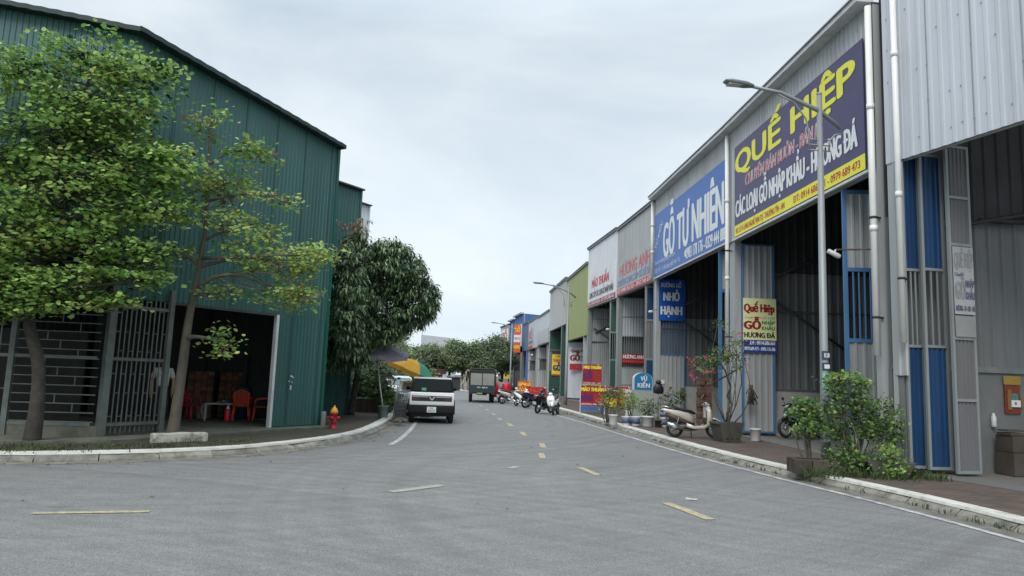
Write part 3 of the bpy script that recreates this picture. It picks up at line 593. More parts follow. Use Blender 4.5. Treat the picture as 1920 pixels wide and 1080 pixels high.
for t_, W_ in ((tH1, WH1), (tH2, WH2), (tI2, WI2), (tJ, WJ), (tK, WK)):
    leaf(t_, .2, .0, R(80), 1.5, .1, 4.8, M_gframe, [(.1, 2.4, 'sheet', M_galv), (2.4, 3.6, 'bars', M_gframe), (3.6, 4.8, 'sheet', M_galv)])
    leaf(t_, W_-1.6, .0, R(80), 1.3, .1, 4.8, M_gframe, [(.1, 4.8, 'sheet', M_galv)])

# ---------------------------------------------------------------- signboards
def facade_board(name, label, bt, x0, x1, z0, z1, back, rows, mats, boxes=(), y=-.07, frame=None, group='signboards over the workshop fronts'):
    p = onto(bt, x0, y, z0-.15); return board(name, label, x1-x0, z1-z0, back, p, bt.rotation_euler.z, rows, group, 'signboard', .03, None, boxes, mats, frame)
facade_board('signboard', 'huge dark purple signboard with yellow, red and white lettering above a yellow strip', tB, .5, 8.3, 6.62, 9.66, NAVY, [
    ('QUẾ HIỆP', .12, 7.45, 2.06, .70, 1, 0, .055), ('CHUYÊN BÁN BUÔN - BÁN LẺ', .95, 5.95, 1.48, .36, 3, .15, .045, 0, -.006), ('CHUYÊN BÁN BUÔN - BÁN LẺ', .95, 5.95, 1.48, .36, 2, .15, .015, 0, -.010),
    ('CÁC LOẠI GỖ NHẬP KHẨU - HƯƠNG ĐÁ', .12, 7.5, .62, .54, 3, 0, .038), ('ĐC: LÔ 4 LÀNG NGHỀ VẠN TỰ - THƯỜNG TÍN - HN', .12, 3.75, .09, .17, 2, 0, .02), ('ĐT: 0914 686 661 - 0979 689 473', 4.3, 7.6, .09, .18, 2, 0, .02)],
    [NAVY, YEL, RED, WHT], boxes=[(0, 0, 7.8, .36, 1)])
facade_board('signboard', 'wide bright blue signboard with tall white lettering and phone numbers', tC, .2, 9.35, 6.62, 9.55, SKYB, [
    ('GỖ TỰ NHIÊN', 1.5, 8.8, .68, 1.5, 0, 0, .028), ('0983 178 176 - 0329 444 888', 4.7, 9.0, .1, .44, 0, 0, .03), ('VŨ KIẾN', .25, 1.75, 1.25, .26, 0, 0, .01, .75),
    ('Email: vukiengo@gmail.com', .2, 3.2, .55, .17, 0, 0, .01), ('ĐC: K7 - Lô 8a làng nghề Vạn Tự', .2, 3.9, .16, .19, 0, 0, .01)], [WHT])
facade_board('signboard', 'grey fascia lettering in red and pale blue over a red strip', tD, .15, 6.85, 6.55, 8.3, M_greyp, [
    ('HƯƠNG ANH', .6, 6.3, .95, .62, 0, 0, .03), ('CHUYÊN CUNG CẤP GỖ XẺ SẤY', .15, 6.6, .42, .34, 1, 0, .02), ('ĐT: 0988 765 321 - 0912 345 678', .2, 6.5, .05, .2, 2, 0, .02)], [PINK, PALEB, WHT, RED], boxes=[(0, 0, 6.7, .3, 3)], y=-.055)
facade_board('signboard', 'white fascia lettering in dark red with a black line and a red strip below', tE, .15, 6.85, 6.5, 8.6, M_white, [
    ('MÃO THUẤN', 1.1, 5.2, 1.15, .52, 0, 0, .05), ('CUNG CẤP CÁC LOẠI GỖ NHẬP KHẨU', .5, 6.2, .5, .36, 1, 0, .03), ('ĐC: LÀNG NGHỀ - ĐT: 0912 886 661', .2, 6.4, .06, .2, 2, 0, .02)], [RED, BLK, WHT, CRIM], boxes=[(0, 0, 6.7, .3, 3)], y=-.055)
facade_board('signboard', 'pale fascia sign with small red and blue lettering far along the row', tH2, .4, 5.5, 5.1, 7.2, SSILV, [('GỖ', .6, 4.2, 1.1, .8, 0, 0, .05), ('GỖ NHẬP KHẨU', .3, 4.8, .5, .35, 1)], [RED, PALEB, ORNG], boxes=[(0, 0, 5.1, .25, 2)])
facade_board('signboard', 'blank weathered silver sign strip under the pale fascia', tH1, .3, 9.0, 5.15, 6.5, SSILV, [], [SSILV])
p = onto(tI, 2.2, -1.4, 4.6)
board('upright_sign', 'tall orange and white upright sign sticking out far down the row', 0.85, 3.5, ORNG, p, R(-8), [('GỖ', .1, .75, 2.6, .5, 1), ('VẠN TỰ', .06, .8, 1.6, .3, 2), ('HƯNG', .06, .8, .5, .4, 1)], None, 'sign', .06, None, [(0, 1.3, .85, 2.2, 3)], [ORNG, BRST, RED, WHT])
facade_board('signboard', 'white and blue sign panel under the blue gable', tI2, .4, 6.4, 5.7, 8.6, WHT, [('GỖ TỰ NHIÊN', .3, 5.6, 1.7, .7, 0), ('NHẬP KHẨU', .3, 5.6, .5, .5, 1)], [RED, PALEB])
facade_board('signboard', 'white signboard with a red block at the farthest workshop', tK, .3, 7.6, 5.7, 8.7, WHT, [('GỖ', 1.2, 6.0, 1.3, 1.2, 0, 0, .06), ('LÂM SẢN VẠN TỰ', .8, 6.6, .4, .45, 1, 0, .03)], [RED, BLK])
# signs hung on the folded leaves (faces turned to the street corner)
p = onto(tB, .28, .25, 0)
board('leaf_sign', 'cream sign over a blue strip with red, green and black lettering on the corrugated leaf', 1.10, 1.78, CREAM, (9.40, 22.33, 2.85), R(-2), [
    ('Quế Hiệp', .03, 1.03, 1.33, .26, 0, 0, .045), ('Chuyên BÁN CÁC LOẠI', .04, 1.04, 1.11, .07, 4, .1, .0), ('GỖ', .03, .56, .77, .25, 0, 0, .07), ('NHẬP', .62, 1.04, .93, .11, 1, 0, .04), ('KHẨU', .62, 1.04, .75, .11, 1, 0, .04),
    ('HƯƠNG ĐÁ', .03, 1.04, .49, .16, 2, 0, .04), ('LH : 0914.686.661', .22, 1.04, .26, .12, 3, 0, .03, 0, -.012), ('0979.689.473 - 0985.136.386', .03, 1.05, .07, .11, 3, 0, .02, 0, -.012)],
    'signs hung on folded gate leaves', 'sign', .02, None, [(0, 0, 1.10, .41, 5), (.05, .26, .17, .38, 6)], [CRIM, GRN, BLK, WHT, FGREY, mat('sign_ink_blue', srgb(40, 62, 140), .5), RED])
board('leaf_sign', 'deep blue sign with white lettering on the leaf beside the blue signboard', 1.2, 1.95, ROYB, (9.40, 31.95, 4.62), R(-2), [('XƯỞNG GỖ', .08, 1.05, 1.56, .19, 0, 0, .02), ('NHỎ', .22, .95, .93, .38, 0, 0, .04), ('HẠNH', .1, 1.08, .28, .38, 0, 0, .04)], 'signs hung on folded gate leaves', 'sign', .02, None, (), [WHT])
board('leaf_sign', 'narrow crimson sign with white and orange lettering on the grey leaf', 1.25, .52, CRIM, (9.36, 38.78, 2.75), R(-2), [('HƯƠNG ANH', .05, 1.2, .26, .2, 0, 0, .03), ('Kinh Doanh các loại gỗ', .05, 1.2, .07, .1, 1, 0, .03)], 'signs hung on folded gate leaves', 'sign', .02, None, (), [WHT, ORNG])
board('leaf_sign', 'yellow sign with red and purple lettering on the green leaf', 1.6, 1.95, BRST, (9.1, 65.2, 2.0), R(-4), [('XƯỞNG GỖ', .3, 1.3, 1.68, .16, 0), ('TOÀN PHƯƠNG', .1, 1.5, 1.25, .26, 1, 0, .05), ('GỖ', .15, .8, .45, .5, 2, 0, .07), ('NHẬP', .95, 1.5, .75, .16, 3), ('KHẨU', .95, 1.5, .45, .16, 3)], 'signs hung on folded gate leaves', 'sign', .02, None, [(0, 0, 1.6, .14, 1)], [RED, ORNG, PURP, GRN])
board('leaf_sign', 'white and red sign with dark red lettering on the pale shutter', 1.5, 1.75, WHT, (9.02, 54.6, 2.45), R(-14), [('Quang Ngọc', .05, 1.45, 1.38, .22, 0, 0, .04), ('GỖ', .05, .75, .72, .42, 0, 0, .07), ('NHẬP', .85, 1.45, .95, .14, 1, 0, .03), ('KHẨU', .85, 1.45, .7, .14, 1, 0, .03), ('0912.886.168', .5, 1.4, .15, .22, 2, 0, .02)], 'signs hung on folded gate leaves', 'sign', .02, None, [(0, 0, 1.5, .48, 3)], [CRIM, BLK, PINK, RED])
board('leaf_sign', 'white and yellow poster pair on the farthest blue leaf', 1.5, 3.0, SSILV, (7.2, 100.6, 1.4), R(-4), [('GỖ', .3, 1.2, 2.1, .5, 1), ('LIM', .3, 1.2, .5, .4, 2)], 'signs hung on folded gate leaves', 'sign', .02, None, [(0, 0, 1.5, 1.6, 0)], [BRST, RED, GRN])
# ---------------------------------------------------------------- left-hand green sheds
K, G = Vector((-7.54, 16.01)), Vector((-3.77, 20.97)); uL = (G-K).normalized(); nL = Vector((-uL.y, uL.x)); WL = (G-K).length
shed = thing('green_shed', 'large teal green sheet metal shed with an arched roof behind the kerb trees', 'shed', (K.x, K.y, .2), math.atan2(uL.y, uL.x))
Ms = Matrix.Translation((K.x, K.y, .2)) @ Matrix.Rotation(math.atan2(uL.y, uL.x), 4, 'Z'); Minv = Ms.inverted()
ztR = lambda a: 9.11-.83*(a/WL)**1.0-.0
mb = MB(); mb.corr(WL, 3.02, 0, .125, .018, 0, None, zt=ztR)
mb.corr(WL-4.54, 0.02, 3.02, .125, .018, 0, Matrix.Translation((4.54, 0, 0)))
for k in range(1, 7): mb.box(k*1.0-.02, -.028, 3.05, k*1.0+.008, -.019, ztR(k*1.0)-.05, 1)
for k in range(5, 7): mb.box(k*1.0-.02, -.028, .05, k*1.0+.008, -.019, 3.0, 1)
mb.build('front_wall', [M_teal, mat('teal_joint', (.02, .06, .06), .6)], shed)
# left stretch of the front, turned towards the side road
Lp = Vector((-24, 15.3)); WLl = (K-Lp).length; Ml = Minv @ Matrix.Translation((Lp.x, Lp.y, .2)) @ Matrix.Rotation(math.atan2(K.y-Lp.y, K.x-Lp.x), 4, 'Z')
ztL = lambda a: 9.11+1.25*(1-math.exp(-(WLl-a)/9)) if a < WLl else 9.11
mb = MB(); mb.corr(WLl, 4.35, 0, .125, .018, 0, Ml, zt=ztL); mb.build('front_wall', M_teal, shed)
# dark ridged roof edge
mb = MB()
for M_, L_, zf in ((None, WL, ztR), (Ml, WLl, ztL)):
    n_ = int(L_/.16)
    vs = []; fs = []
    for i in range(n_+1):
        a = (L_+(.05 if M_ is None else .14))*i/n_-(.14*(1-i/n_) if M_ is None else 0); z = zf(a)+(.014 if i % 2 else 0)
        vs += [(a, -.3, z+.02), (a, .6, z+.03), (a, .6, z-.06), (a, -.3, z-.09)]
    fs = [(i*4+k, (i+1)*4+k, (i+1)*4+(k+1) % 4, i*4+(k+1) % 4) for i in range(n_) for k in range(4)]
    mb.add(vs, fs, 0, M_)
mb.build('roof_edge', mat('dark_green_edge', (.012, .03, .028), .6, var=.2), shed)
mb = MB()
P3 = [Ml @ Vector((0, .3, ztL(0)-.05)), Vector((0, .3, 9.06)), Vector((WL, .3, ztR(WL)-.05))]
B3 = [p + Vector((0, 13, -.5)) for p in P3]; mb.add([p[:] for p in P3+B3], [(0, 1, 4, 3), (1, 2, 5, 4)]); mb.build('roof', M_dark, shed)
mb = MB(); Mw = Matrix.Translation((WL, .03, 0)) @ Matrix(((0, -1, 0, 0), (1, 0, 0, 0), (0, 0, 1, 0), (0, 0, 0, 1)))
mb.corr(13, .02, 8.2, .16, .026, 0, Mw); mb.corr(30, .02, 9, .2, .03, 1, Matrix.Translation((-22, 7, 0))); mb.corr(14, .02, 8.2, .16, .026, 1, Matrix.Translation((WL-.1, 0, 0)) @ Matrix(((0, -1, 0, 0), (1, 0, 0, 0), (0, 0, 1, 0), (0, 0, 0, 1)))); mb.build('side_wall', [M_teal, mat('shade_toned_inner_sheet', (.025, .03, .03), .8, var=.2)], shed)  # inner sheets coloured near black to paint in the shed's interior shade
mb = MB(); mb.box(WL-.03, -.06, 0, WL+.06, .04, ztR(WL)); mb.box(4.46, -.02, 0, 4.54, .1, 3.02, 1); mb.box(1.25, -.03, 2.98, 4.42, .06, 3.04, 2); mb.build('corner_trim', [M_teal2, M_trim, M_dark], shed)
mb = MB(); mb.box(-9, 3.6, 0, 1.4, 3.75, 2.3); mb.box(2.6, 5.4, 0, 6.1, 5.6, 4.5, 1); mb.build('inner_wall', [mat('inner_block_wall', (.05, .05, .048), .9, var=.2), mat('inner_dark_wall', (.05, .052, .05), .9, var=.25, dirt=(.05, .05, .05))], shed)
mb = MB()
for x, z, s in ((5.05, 1.35, .03), (5.12, 1.33, .022), (5.0, 1.22, .02), (5.1, 1.2, .018), (5.06, 1.0, .025)): mb.box(x, -.03, z, x+s*2, -.027, z+s*(5 if z == 1.0 else 1.6))
mb.build('paint_marks', M_trim, shed)
# steel bar fence closing the shed front
fence = thing('bar_fence', 'tall grey steel bar fence closing the green shed beside the tree trunks', 'fence', (K.x, K.y, .2), math.atan2(uL.y, uL.x))
M_bar = mat('weathered_grey_bars', (.135, .155, .145), .6, .2, .15, 4, dirt=(.06, .07, .055), damt=.7)
def bars_v(M, x0, x1, z0, z1, n, seed):
    rnd = random.Random(seed); mb = MB(); w = .012
    for i in range(n+1):
        x = x0+(x1-x0)*i/n; mb.box(x-w, -w, z0, x+w, w, z1, 0, M)
        if i < n:
            zz = z0+.35+(.5 if i % 2 else 0)
            while zz < z1: mb.box(x+w, -w*.7, zz, x+(x1-x0)/n-w, w*.7, zz+.018, 0, M); zz += .92
    return mb
def bars_h(M, x0, x1, z0, z1, n):
    mb = MB(); w = .011
    for i in range(n+1):
        z = z0+(z1-z0)*i/n; mb.box(x0, -w, z-w, x1, w, z+w, 0, M)
        if i < n:
            f = (.36, .74, .52)[i % 3]; x = x0+(x1-x0)*f; mb.box(x-w, -w*.7, z+w, x+w, w*.7, z+(z1-z0)/n-w, 0, M)
    return mb
T = Matrix.Translation((0, -.1, 0)); TL = Ml @ Matrix.Translation((0, -.1, 0))
bars_v(T, .12, 1.3, .06, 3.0, 11, 1).build('bar_panel', M_bar, fence)
bars_h(TL, WLl-1.75, WLl-.06, .3, 4.3, 21).build('bar_panel', M_bar, fence)
bars_v(TL, WLl-4.4, WLl-1.85, .1, 4.3, 12, 2).build('bar_panel', M_bar, fence)
bars_v(TL, WLl-8.4, WLl-4.5, .1, 4.3, 19, 3).build('bar_panel', M_bar, fence)
for M_, x in ((T, 0.02), (T, 1.36), (TL, WLl-1.8), (TL, WLl-4.45), (TL, WLl-8.5)):
    mb = MB(); k = .055 if x != .02 else .075; mb.box(x-k, -k, 0, x+k, k, 3.3 if M_ is T else 4.4, 0, M_); mb.build('post', M_bar, fence)
for M_, x0, x1, zz in ((T, .1, 1.3, (.25, 1.66, 2.82)), (TL, WLl-8.4, WLl-.1, (.25, 1.66, 3.1, 4.3))):
    for z in zz:
        mb = MB(); mb.box(x0, -.03, z-.035, x1, .03, z+.035, 0, M_); mb.build('rail', M_bar, fence)
mb = MB(); mb.box(-.1, .02, 0, 1.45, .16, .22, 0); mb.box(WLl-9, -.12, 0, WLl+.05, .02, .22, 0, Ml); mb.build('footing', M_concd, fence)
# next sheds down the street
def plain_shed(label, a, b, top, m, depth, base=.15, edge=M_dark):
    a, b = Vector(a), Vector(b); u = b-a; W = u.length; t = thing('shed', label, 'shed', (a.x, a.y, base), math.atan2(u.y, u.x)); top -= base
    mb = MB(); mb.corr(W, 0, top, .16, .026); mb.build('front_wall', m, t)
    mb = MB(); mb.corr(depth, 0, top, .16, .026, 0, Matrix.Translation((W, .03, 0)) @ Matrix(((0, -1, 0, 0), (1, 0, 0, 0), (0, 0, 1, 0), (0, 0, 0, 1)))); mb.build('side_wall', m, t)
    mb = MB(); mb.box(-.05, -.2, top, W+.05, depth, top+.06); mb.box(W-.03, -.06, 0, W+.06, .03, top, 1); mb.build('roof', [edge, m], t); return t, W
plain_shed('lower teal shed set back behind the big mango tree', (-6.85, 23.4), (-3.92, 27.23), 8.75, M_teal, 8)
plain_shed('white sheet metal shed showing past the teal shed and mango tree', (-7.5, 34.2), (-4.93, 37.7), 10.6, M_white, 8)
w = thing('yard_wall', 'pale rendered yard wall behind the plant bed under the mango tree', 'wall', (-5.2, 31.2, .15), R(50)); MB().box(0, 0, 0, 3.2, .2, 2.2).build('panel', M_render2, w)

# ---------------------------------------------------------------- things in the green shed
M_chr = mat('orange_plastic', srgb(196, 72, 38), .4, var=.05); M_chr2 = mat('crimson_plastic', srgb(150, 24, 56), .4, var=.05)
def chair(label, m, loc, rz, armless=False):
    t = thing('plastic_chair', label, 'chair', loc, rz, 'plastic chairs in the green shed doorway')
    mb = MB(); mb.loft([(-.21, .43, .19, .018), (0, .42, .22, .018), (.22, .43, .21, .018)], 16, pw=5); mb.build('seat', m, t)
    mb = MB()
    for k in range(7): y = -.17+k*.057; mb.add([(-.2, y-.02, .43), (-.2, y+.02, .43), (-.3, y*1.1+.022, .84), (-.3, y*1.1-.022, .84), (-.22, y-.02, .43), (-.22, y+.02, .43), (-.32, y*1.1+.022, .84), (-.32, y*1.1-.022, .84)], [(0, 1, 2, 3), (7, 6, 5, 4), (0, 3, 7, 4), (1, 5, 6, 2)])
    mb.tube([(-.2, -.2, .43), (-.29, -.215, .8), (-.31, -.1, .86), (-.315, 0, .88), (-.31, .1, .86), (-.29, .215, .8), (-.2, .2, .43)], .025, 8); mb.build('backrest', m, t)
    for sx in (-1, 1):
        for sy in (-1, 1): q = MB(); q.tube([(sx*.2, sy*.19, .42), (sx*.24, sy*.24, 0)], [.03, .022], 8); q.build('leg', m, t)
    if not armless:
        for sy in (-1, 1): q = MB(); q.tube([(-.27, sy*.215, .66), (-.1, sy*.26, .67), (.14, sy*.26, .65), (.2, sy*.235, .6), (.2, sy*.2, .42)], .022, 8); q.build('armrest', m, t)
    return t
chair('crimson plastic chair by the tree trunk, leftmost in the doorway', M_chr2, (-7.4, 20.9, .22), R(-15))
chair('orange plastic chair beside the low table, its back to the street', M_chr, (-6.12, 21.5, .22), R(100))
chair('orange plastic armchair turned sideways near the white door jamb', M_chr, (-5.5, 21.35, .22), R(195))
t = thing('low_table', 'low grey metal table between the chairs', 'table', (-6.78, 21.4, .22), R(30))
MB().box(-.42, -.3, .46, .42, .3, .5).build('tabletop', M_gframe, t)
for sx in (-1, 1):
    for sy in (-1, 1): MB().box(sx*.38-.022, sy*.26-.022, 0, sx*.38+.022, sy*.26+.022, .46).build('leg', M_gframe, t)
t = thing('paper_pile', 'crumpled pale papers lying on the low table', 'papers', (-6.6, 21.4, .72), R(10)); q = MB(); rnd = random.Random(2)
for k in range(5): x, y = rnd.uniform(-.12, .12), rnd.uniform(-.08, .08); q.add([(x-.1, y-.07, .004+k*.008), (x+.1, y-.06, .02+k*.01), (x+.09, y+.08, .006+k*.008), (x-.08, y+.07, .035+k*.01)], [(0, 1, 2, 3)])
q.build('sheets', mat('pale_paper', (.35, .42, .38), .8), t)
def bucket(name, label, cat, loc, r, h, m, grp=None, handle=True, lid=None):
    t = thing(name, label, cat, loc, 0, grp); q = MB(); q.lathe([(r*.8, 0), (r*.82, .01), (r*.97, h*.9), (r*1.05, h*.92), (r*1.05, h), (r*.96, h), (r*.8, h*.12)], 20); q.build('shell', m, t)
    if handle: q = MB(); q.tube([(r*1.03*math.cos(a), r*.25, h*.9+0*a) if 0 else (r*1.04*math.cos(a), .0-r*.5*math.sin(a), h*.9-h*.22*math.sin(a)) for a in [math.pi*i/8 for i in range(9)]], .006, 5); q.build('handle', M_steel, t)
    if lid: q = MB(); q.lathe([(0.001, h), (r*1.06, h), (r*1.07, h+.03), (.001, h+.035)], 20); q.build('lid', lid, t)
    return t
bucket('bucket', 'grey plastic bucket under the end of the low table', 'bucket', (-7.3, 21.75, .22), .19, .36, mat('grey_bucket', (.22, .24, .2), .5), lid=M_trim)
t = thing('thermos', 'red vacuum flask with a pale cap standing by the orange chair', 'thermos', (-6.42, 21.2, .22)); MB().lathe([(.085, 0), (.088, .02), (.088, .3), (.06, .34)], 18).build('body', mat('red_plastic', srgb(196, 30, 50), .35), t); MB().lathe([(.06, .34), (.05, .36), (.03, .42), (.02, .44)], 14).build('cap', M_trim, t)
M_crate = mat('brown_timber_blanks', (.10, .045, .025), .8, var=.35, scale=4, islands=.5); rnd = random.Random(4)
for i, (x, y, nz, lb) in enumerate(((-7.75, 22.6, 6, 'left stack of dark brown timber blanks inside the green shed'), (-6.95, 23.0, 6, 'right stack of dark brown timber blanks inside the green shed'))):
    t = thing('timber_stack', lb, 'timber', (x, y, .22), R(25), 'timber stacks in the green shed'); q = MB()
    for k in range(nz*2):
        for j in range(4): o = rnd.uniform(-.05, .05); q.box(-.36+j*.18+.005, -.3+o, k*.115, -.36+j*.18+.172, .3+o, k*.115+.11)
    q.build('blanks', M_crate, t)
t = thing('blue_drum', 'dark blue drum standing behind the orange chairs', 'drum', (-6.45, 22.7, .22)); MB().lathe([(.24, 0), (.25, .02), (.25, .3), (.265, .32), (.25, .34), (.25, .6), (.265, .62), (.25, .64), (.25, .9), (.24, .93)], 22).build('shell', mat('dark_blue_drum', (.015, .04, .10), .5), t)
q = MB(); q.tube([(0, 0, .93), (.02, 0, 1.9)], .07, 10); q.build('wrapped_pole', mat('dark_wrap', (.03, .04, .05), .8), t)
t = thing('wall_shelf', 'dim shelf of stacked goods on the back wall by the jamb', 'shelf', (-5.6, 22.9, .22), R(52.8))
q = MB(); q.box(0, 0, 1.3, 1.5, .35, 1.36); q.box(0, 0, .6, 1.5, .35, .65); q.box(0, .02, 0, .05, .33, 1.3); q.box(1.45, .02, 0, 1.5, .33, 1.3); q.build('frame', M_steel, t)
q = MB(); rnd = random.Random(8)
for k in range(9): x = .08+k*.15; h = rnd.uniform(.15, .45); z = rnd.choice((.655, 1.365)); q.box(x, .05, z, x+.12, .28, z+h)
q.build('goods', mat('dim_goods', (.11, .11, .10), .8, islands=.6), t)

# people
M_skin = mat('skin', (.30, .17, .11), .55, var=.05)
def skin_mesh(name, nodes, edges, m, parent, sub=2, root=0):
    me = bpy.data.meshes.new(name); me.from_pydata([n[:3] for n in nodes], edges, []); me.materials.append(m)
    o = bpy.data.objects.new(name, me); COL.objects.link(o); o.parent = parent
    md = o.modifiers.new('skin', 'SKIN'); md.use_smooth_shade = True
    for i, n in enumerate(nodes):
        r = n[3] if isinstance(n[3], tuple) else (n[3], n[3]); o.data.skin_vertices[0].data[i].radius = r; o.data.skin_vertices[0].data[i].use_root = (i == root)
    s = o.modifiers.new('sub', 'SUBSURF'); s.levels = sub; s.render_levels = sub; return o
def person(label, loc, rz, J, top_m, leg_m, hair_m, helmet=None, sleeves=True):
    """J: joints; faces +y"""
    t = thing('person', label, 'person', loc, rz)
    order = ['pelvis', 'waist', 'chest', 'neck', 'head', 'crown', 'shL', 'elL', 'wrL', 'paL', 'shR', 'elR', 'wrR', 'paR', 'hiL', 'knL', 'anL', 'toL', 'hiR', 'knR', 'anR', 'toR']
    rad = dict(pelvis=(.15, .11), waist=(.13, .10), chest=(.15, .11), neck=.055, head=(.078, .095), crown=(.06, .07), shL=.06, shR=.06, elL=.042, elR=.042, wrL=.028, wrR=.028, paL=(.038, .02), paR=(.038, .02), hiL=.085, hiR=.085, knL=.058, knR=.058, anL=.038, anR=.038, toL=.035, toR=.035)
    nodes = [(*J[k], rad[k]) for k in order]; ix = {k: i for i, k in enumerate(order)}
    E_ = [('pelvis', 'waist'), ('waist', 'chest'), ('chest', 'neck'), ('neck', 'head'), ('head', 'crown'), ('chest', 'shL'), ('shL', 'elL'), ('elL', 'wrL'), ('wrL', 'paL'), ('chest', 'shR'), ('shR', 'elR'), ('elR', 'wrR'), ('wrR', 'paR'), ('pelvis', 'hiL'), ('hiL', 'knL'), ('knL', 'anL'), ('anL', 'toL'), ('pelvis', 'hiR'), ('hiR', 'knR'), ('knR', 'anR'), ('anR', 'toR')]
    ed = [(ix[a], ix[b]) for a, b in E_]
    for s in ('L', 'R'):
        w_, p_ = Vector(J['wr'+s]), Vector(J['pa'+s]); d = (p_-w_).normalized(); side = d.orthogonal().normalized() if abs(d.z) < .8 else Vector((0, 1, 0))
        for k, (o_, ln) in enumerate(((-.028, .065), (-.01, .078), (.01, .073), (.027, .058))):
            a = p_+side*o_+d*.03; b = a+d*ln*.55; c = b+(d*.8+Vector((0, .5, -.2)).normalized()*.5)*ln*.45
            i0 = len(nodes); nodes += [(*a, .009), (*b, .0085), (*c, .007)]; ed += [(ix['pa'+s], i0), (i0, i0+1), (i0+1, i0+2)]
        a = w_+(p_-w_)*.5+Vector((0, .03, 0)); b = a+d*.045+Vector((0, .015, 0)); i0 = len(nodes); nodes += [(*a, .011), (*b, .009)]; ed += [(ix['wr'+s], i0), (i0, i0+1)]
    skin_mesh('body', nodes, ed, M_skin, t)
    L = lambda a, b, k: tuple(Vector(J[a]).lerp(Vector(J[b]), k))
    sh = [(*J['pelvis'], (.17, .125)), (*J['waist'], (.155, .12)), (*J['chest'], (.17, .125)), (*L('chest', 'neck', .55), (.09, .075)), (*J['shL'], .078), (*L('shL', 'elL', .85), .062), (*J['shR'], .078), (*L('shR', 'elR', .85), .062)]
    skin_mesh('shirt', sh, [(0, 1), (1, 2), (2, 3), (2, 4), (4, 5), (2, 6), (6, 7)], top_m, t)
    tr = [(*J['pelvis'], (.165, .125)), (*J['hiL'], .105), (*J['knL'], .078), (*L('knL', 'anL', .95), .062), (*J['hiR'], .105), (*J['knR'], .078), (*L('knR', 'anR', .95), .062)]
    skin_mesh('trousers', tr, [(0, 1), (1, 2), (2, 3), (0, 4), (4, 5), (5, 6)], leg_m, t)
    h = Vector(J['head']); q = MB(); q.ell((h.x, h.y+.095, h.z-.01), (.014, .02, .022)); q.ell((h.x-.03, h.y+.082, h.z+.02), (.013, .009, .009), 8, 6, 1); q.ell((h.x+.03, h.y+.082, h.z+.02), (.013, .009, .009), 8, 6, 1); q.ell((h.x, h.y+.085, h.z-.048), (.024, .01, .008), 8, 6, 2)
    for s in (-1, 1): q.ell((h.x+s*.082, h.y, h.z), (.012, .022, .032))
    q.build('face', [M_skin, M_black, mat('lips', (.25, .09, .07), .5)], t)
    q = MB(); q.ell((h.x, h.y-.018, h.z+.045), (.098, .108, .095) if not helmet else (.125, .14, .12), 16, 10); q.build('helmet' if helmet else 'hair', helmet or hair_m, t)
    return t
stand = dict(pelvis=(0, 0, .93), waist=(0, .01, 1.1), chest=(0, 0, 1.3), neck=(0, 0, 1.47), head=(0, .02, 1.58), crown=(0, .02, 1.66), shL=(-.18, 0, 1.4), elL=(-.25, .02, 1.13), wrL=(-.24, .12, .9), paL=(-.235, .15, .82),
             shR=(.18, 0, 1.4), elR=(.25, .0, 1.13), wrR=(.25, .06, .88), paR=(.25, .08, .8), hiL=(-.09, 0, .9), knL=(-.10, .03, .5), anL=(-.1, 0, .09), toL=(-.11, .13, .035), hiR=(.09, 0, .9), knR=(.10, .02, .5), anR=(.11, -.02, .09), toR=(.12, .11, .035))
person('person in a loose grey-white shirt and black trousers standing behind the bar fence', (-7.35, 18.75, .23), R(200), stand, mat('white_shirt', (.42, .45, .42), .8, var=.08), mat('black_trousers', (.02, .02, .025), .8), M_black)
# ---------------------------------------------------------------- vehicles
M_wpaint = mat('white_car_paint', (.84, .85, .85), .25, 0, .02, 3, coat=.6); M_cblack = mat('black_cladding', (.016, .017, .019), .7, 0, .1, 8, spec=.2)
M_glass = mat('dark_car_glass', (.008, .011, .012), .12, 0, .1, 2, spec=.28); M_lens = mat('red_lamp_lens', (.09, .010, .012), .2, spec=.8); M_tyre = mat('tyre', (.022, .022, .024), .85, 0, .2, 12)
M_chrome = mat('chrome', (.6, .61, .62), .2, .9, .04); M_alloy = mat('alloy_rim', (.33, .34, .35), .4, .7, .08); M_plate = mat('plate_white', (.68, .70, .70), .5, var=.03); M_amber = mat('amber_lens', (.5, .18, .03), .3)
M_headl = mat('headlamp_glass', (.6, .64, .66), .1, .2, .05); M_seat = mat('seat_black', (.02, .02, .022), .5, 0, .1, 8); M_engine = mat('engine_grey', (.12, .12, .125), .5, .5, .3, 10)
def wheel(parent, x, y, r, w, hub=M_alloy, spokes=5, name='wheel', side=1):
    t = MB(); t.torus((x, y, r), r-w*.42, w*.42, 30, 10, sx=1.15); t.torus((x, y, r), r-w*.2, w*.2, 30, 8, sx=2.2)
    o = t.build(name, M_tyre, parent); q = MB(); rr = r-w*.72; Mx = Matrix.Translation((x, y, r)) @ Matrix.Rotation(R(90), 4, 'X')
    q.lathe([(rr, -w*.42), (rr, w*.42)], 24, M=Mx) if 0 else q.torus((x, y, r), rr, w*.16, 26, 6, sx=2.2)
    q.tube([(x, y-w*.36, r), (x, y+w*.36, r)], rr*.24, 12)
    for k in range(spokes):
        a = 2*math.pi*k/spokes+.3; q.tube([(x, y+side*w*.2, r), (x+rr*math.cos(a), y+side*w*.2, r+rr*math.sin(a))], [rr*.12, rr*.09], 6)
    q.build('rim', hub, o); return o
def tap(hw, zb, zt_, k):      # narrows a body above the belt line
    return lambda x, y, z: (x, y*(1-(k*(z-zb)/(zt_-zb) if z > zb else 0)), z)
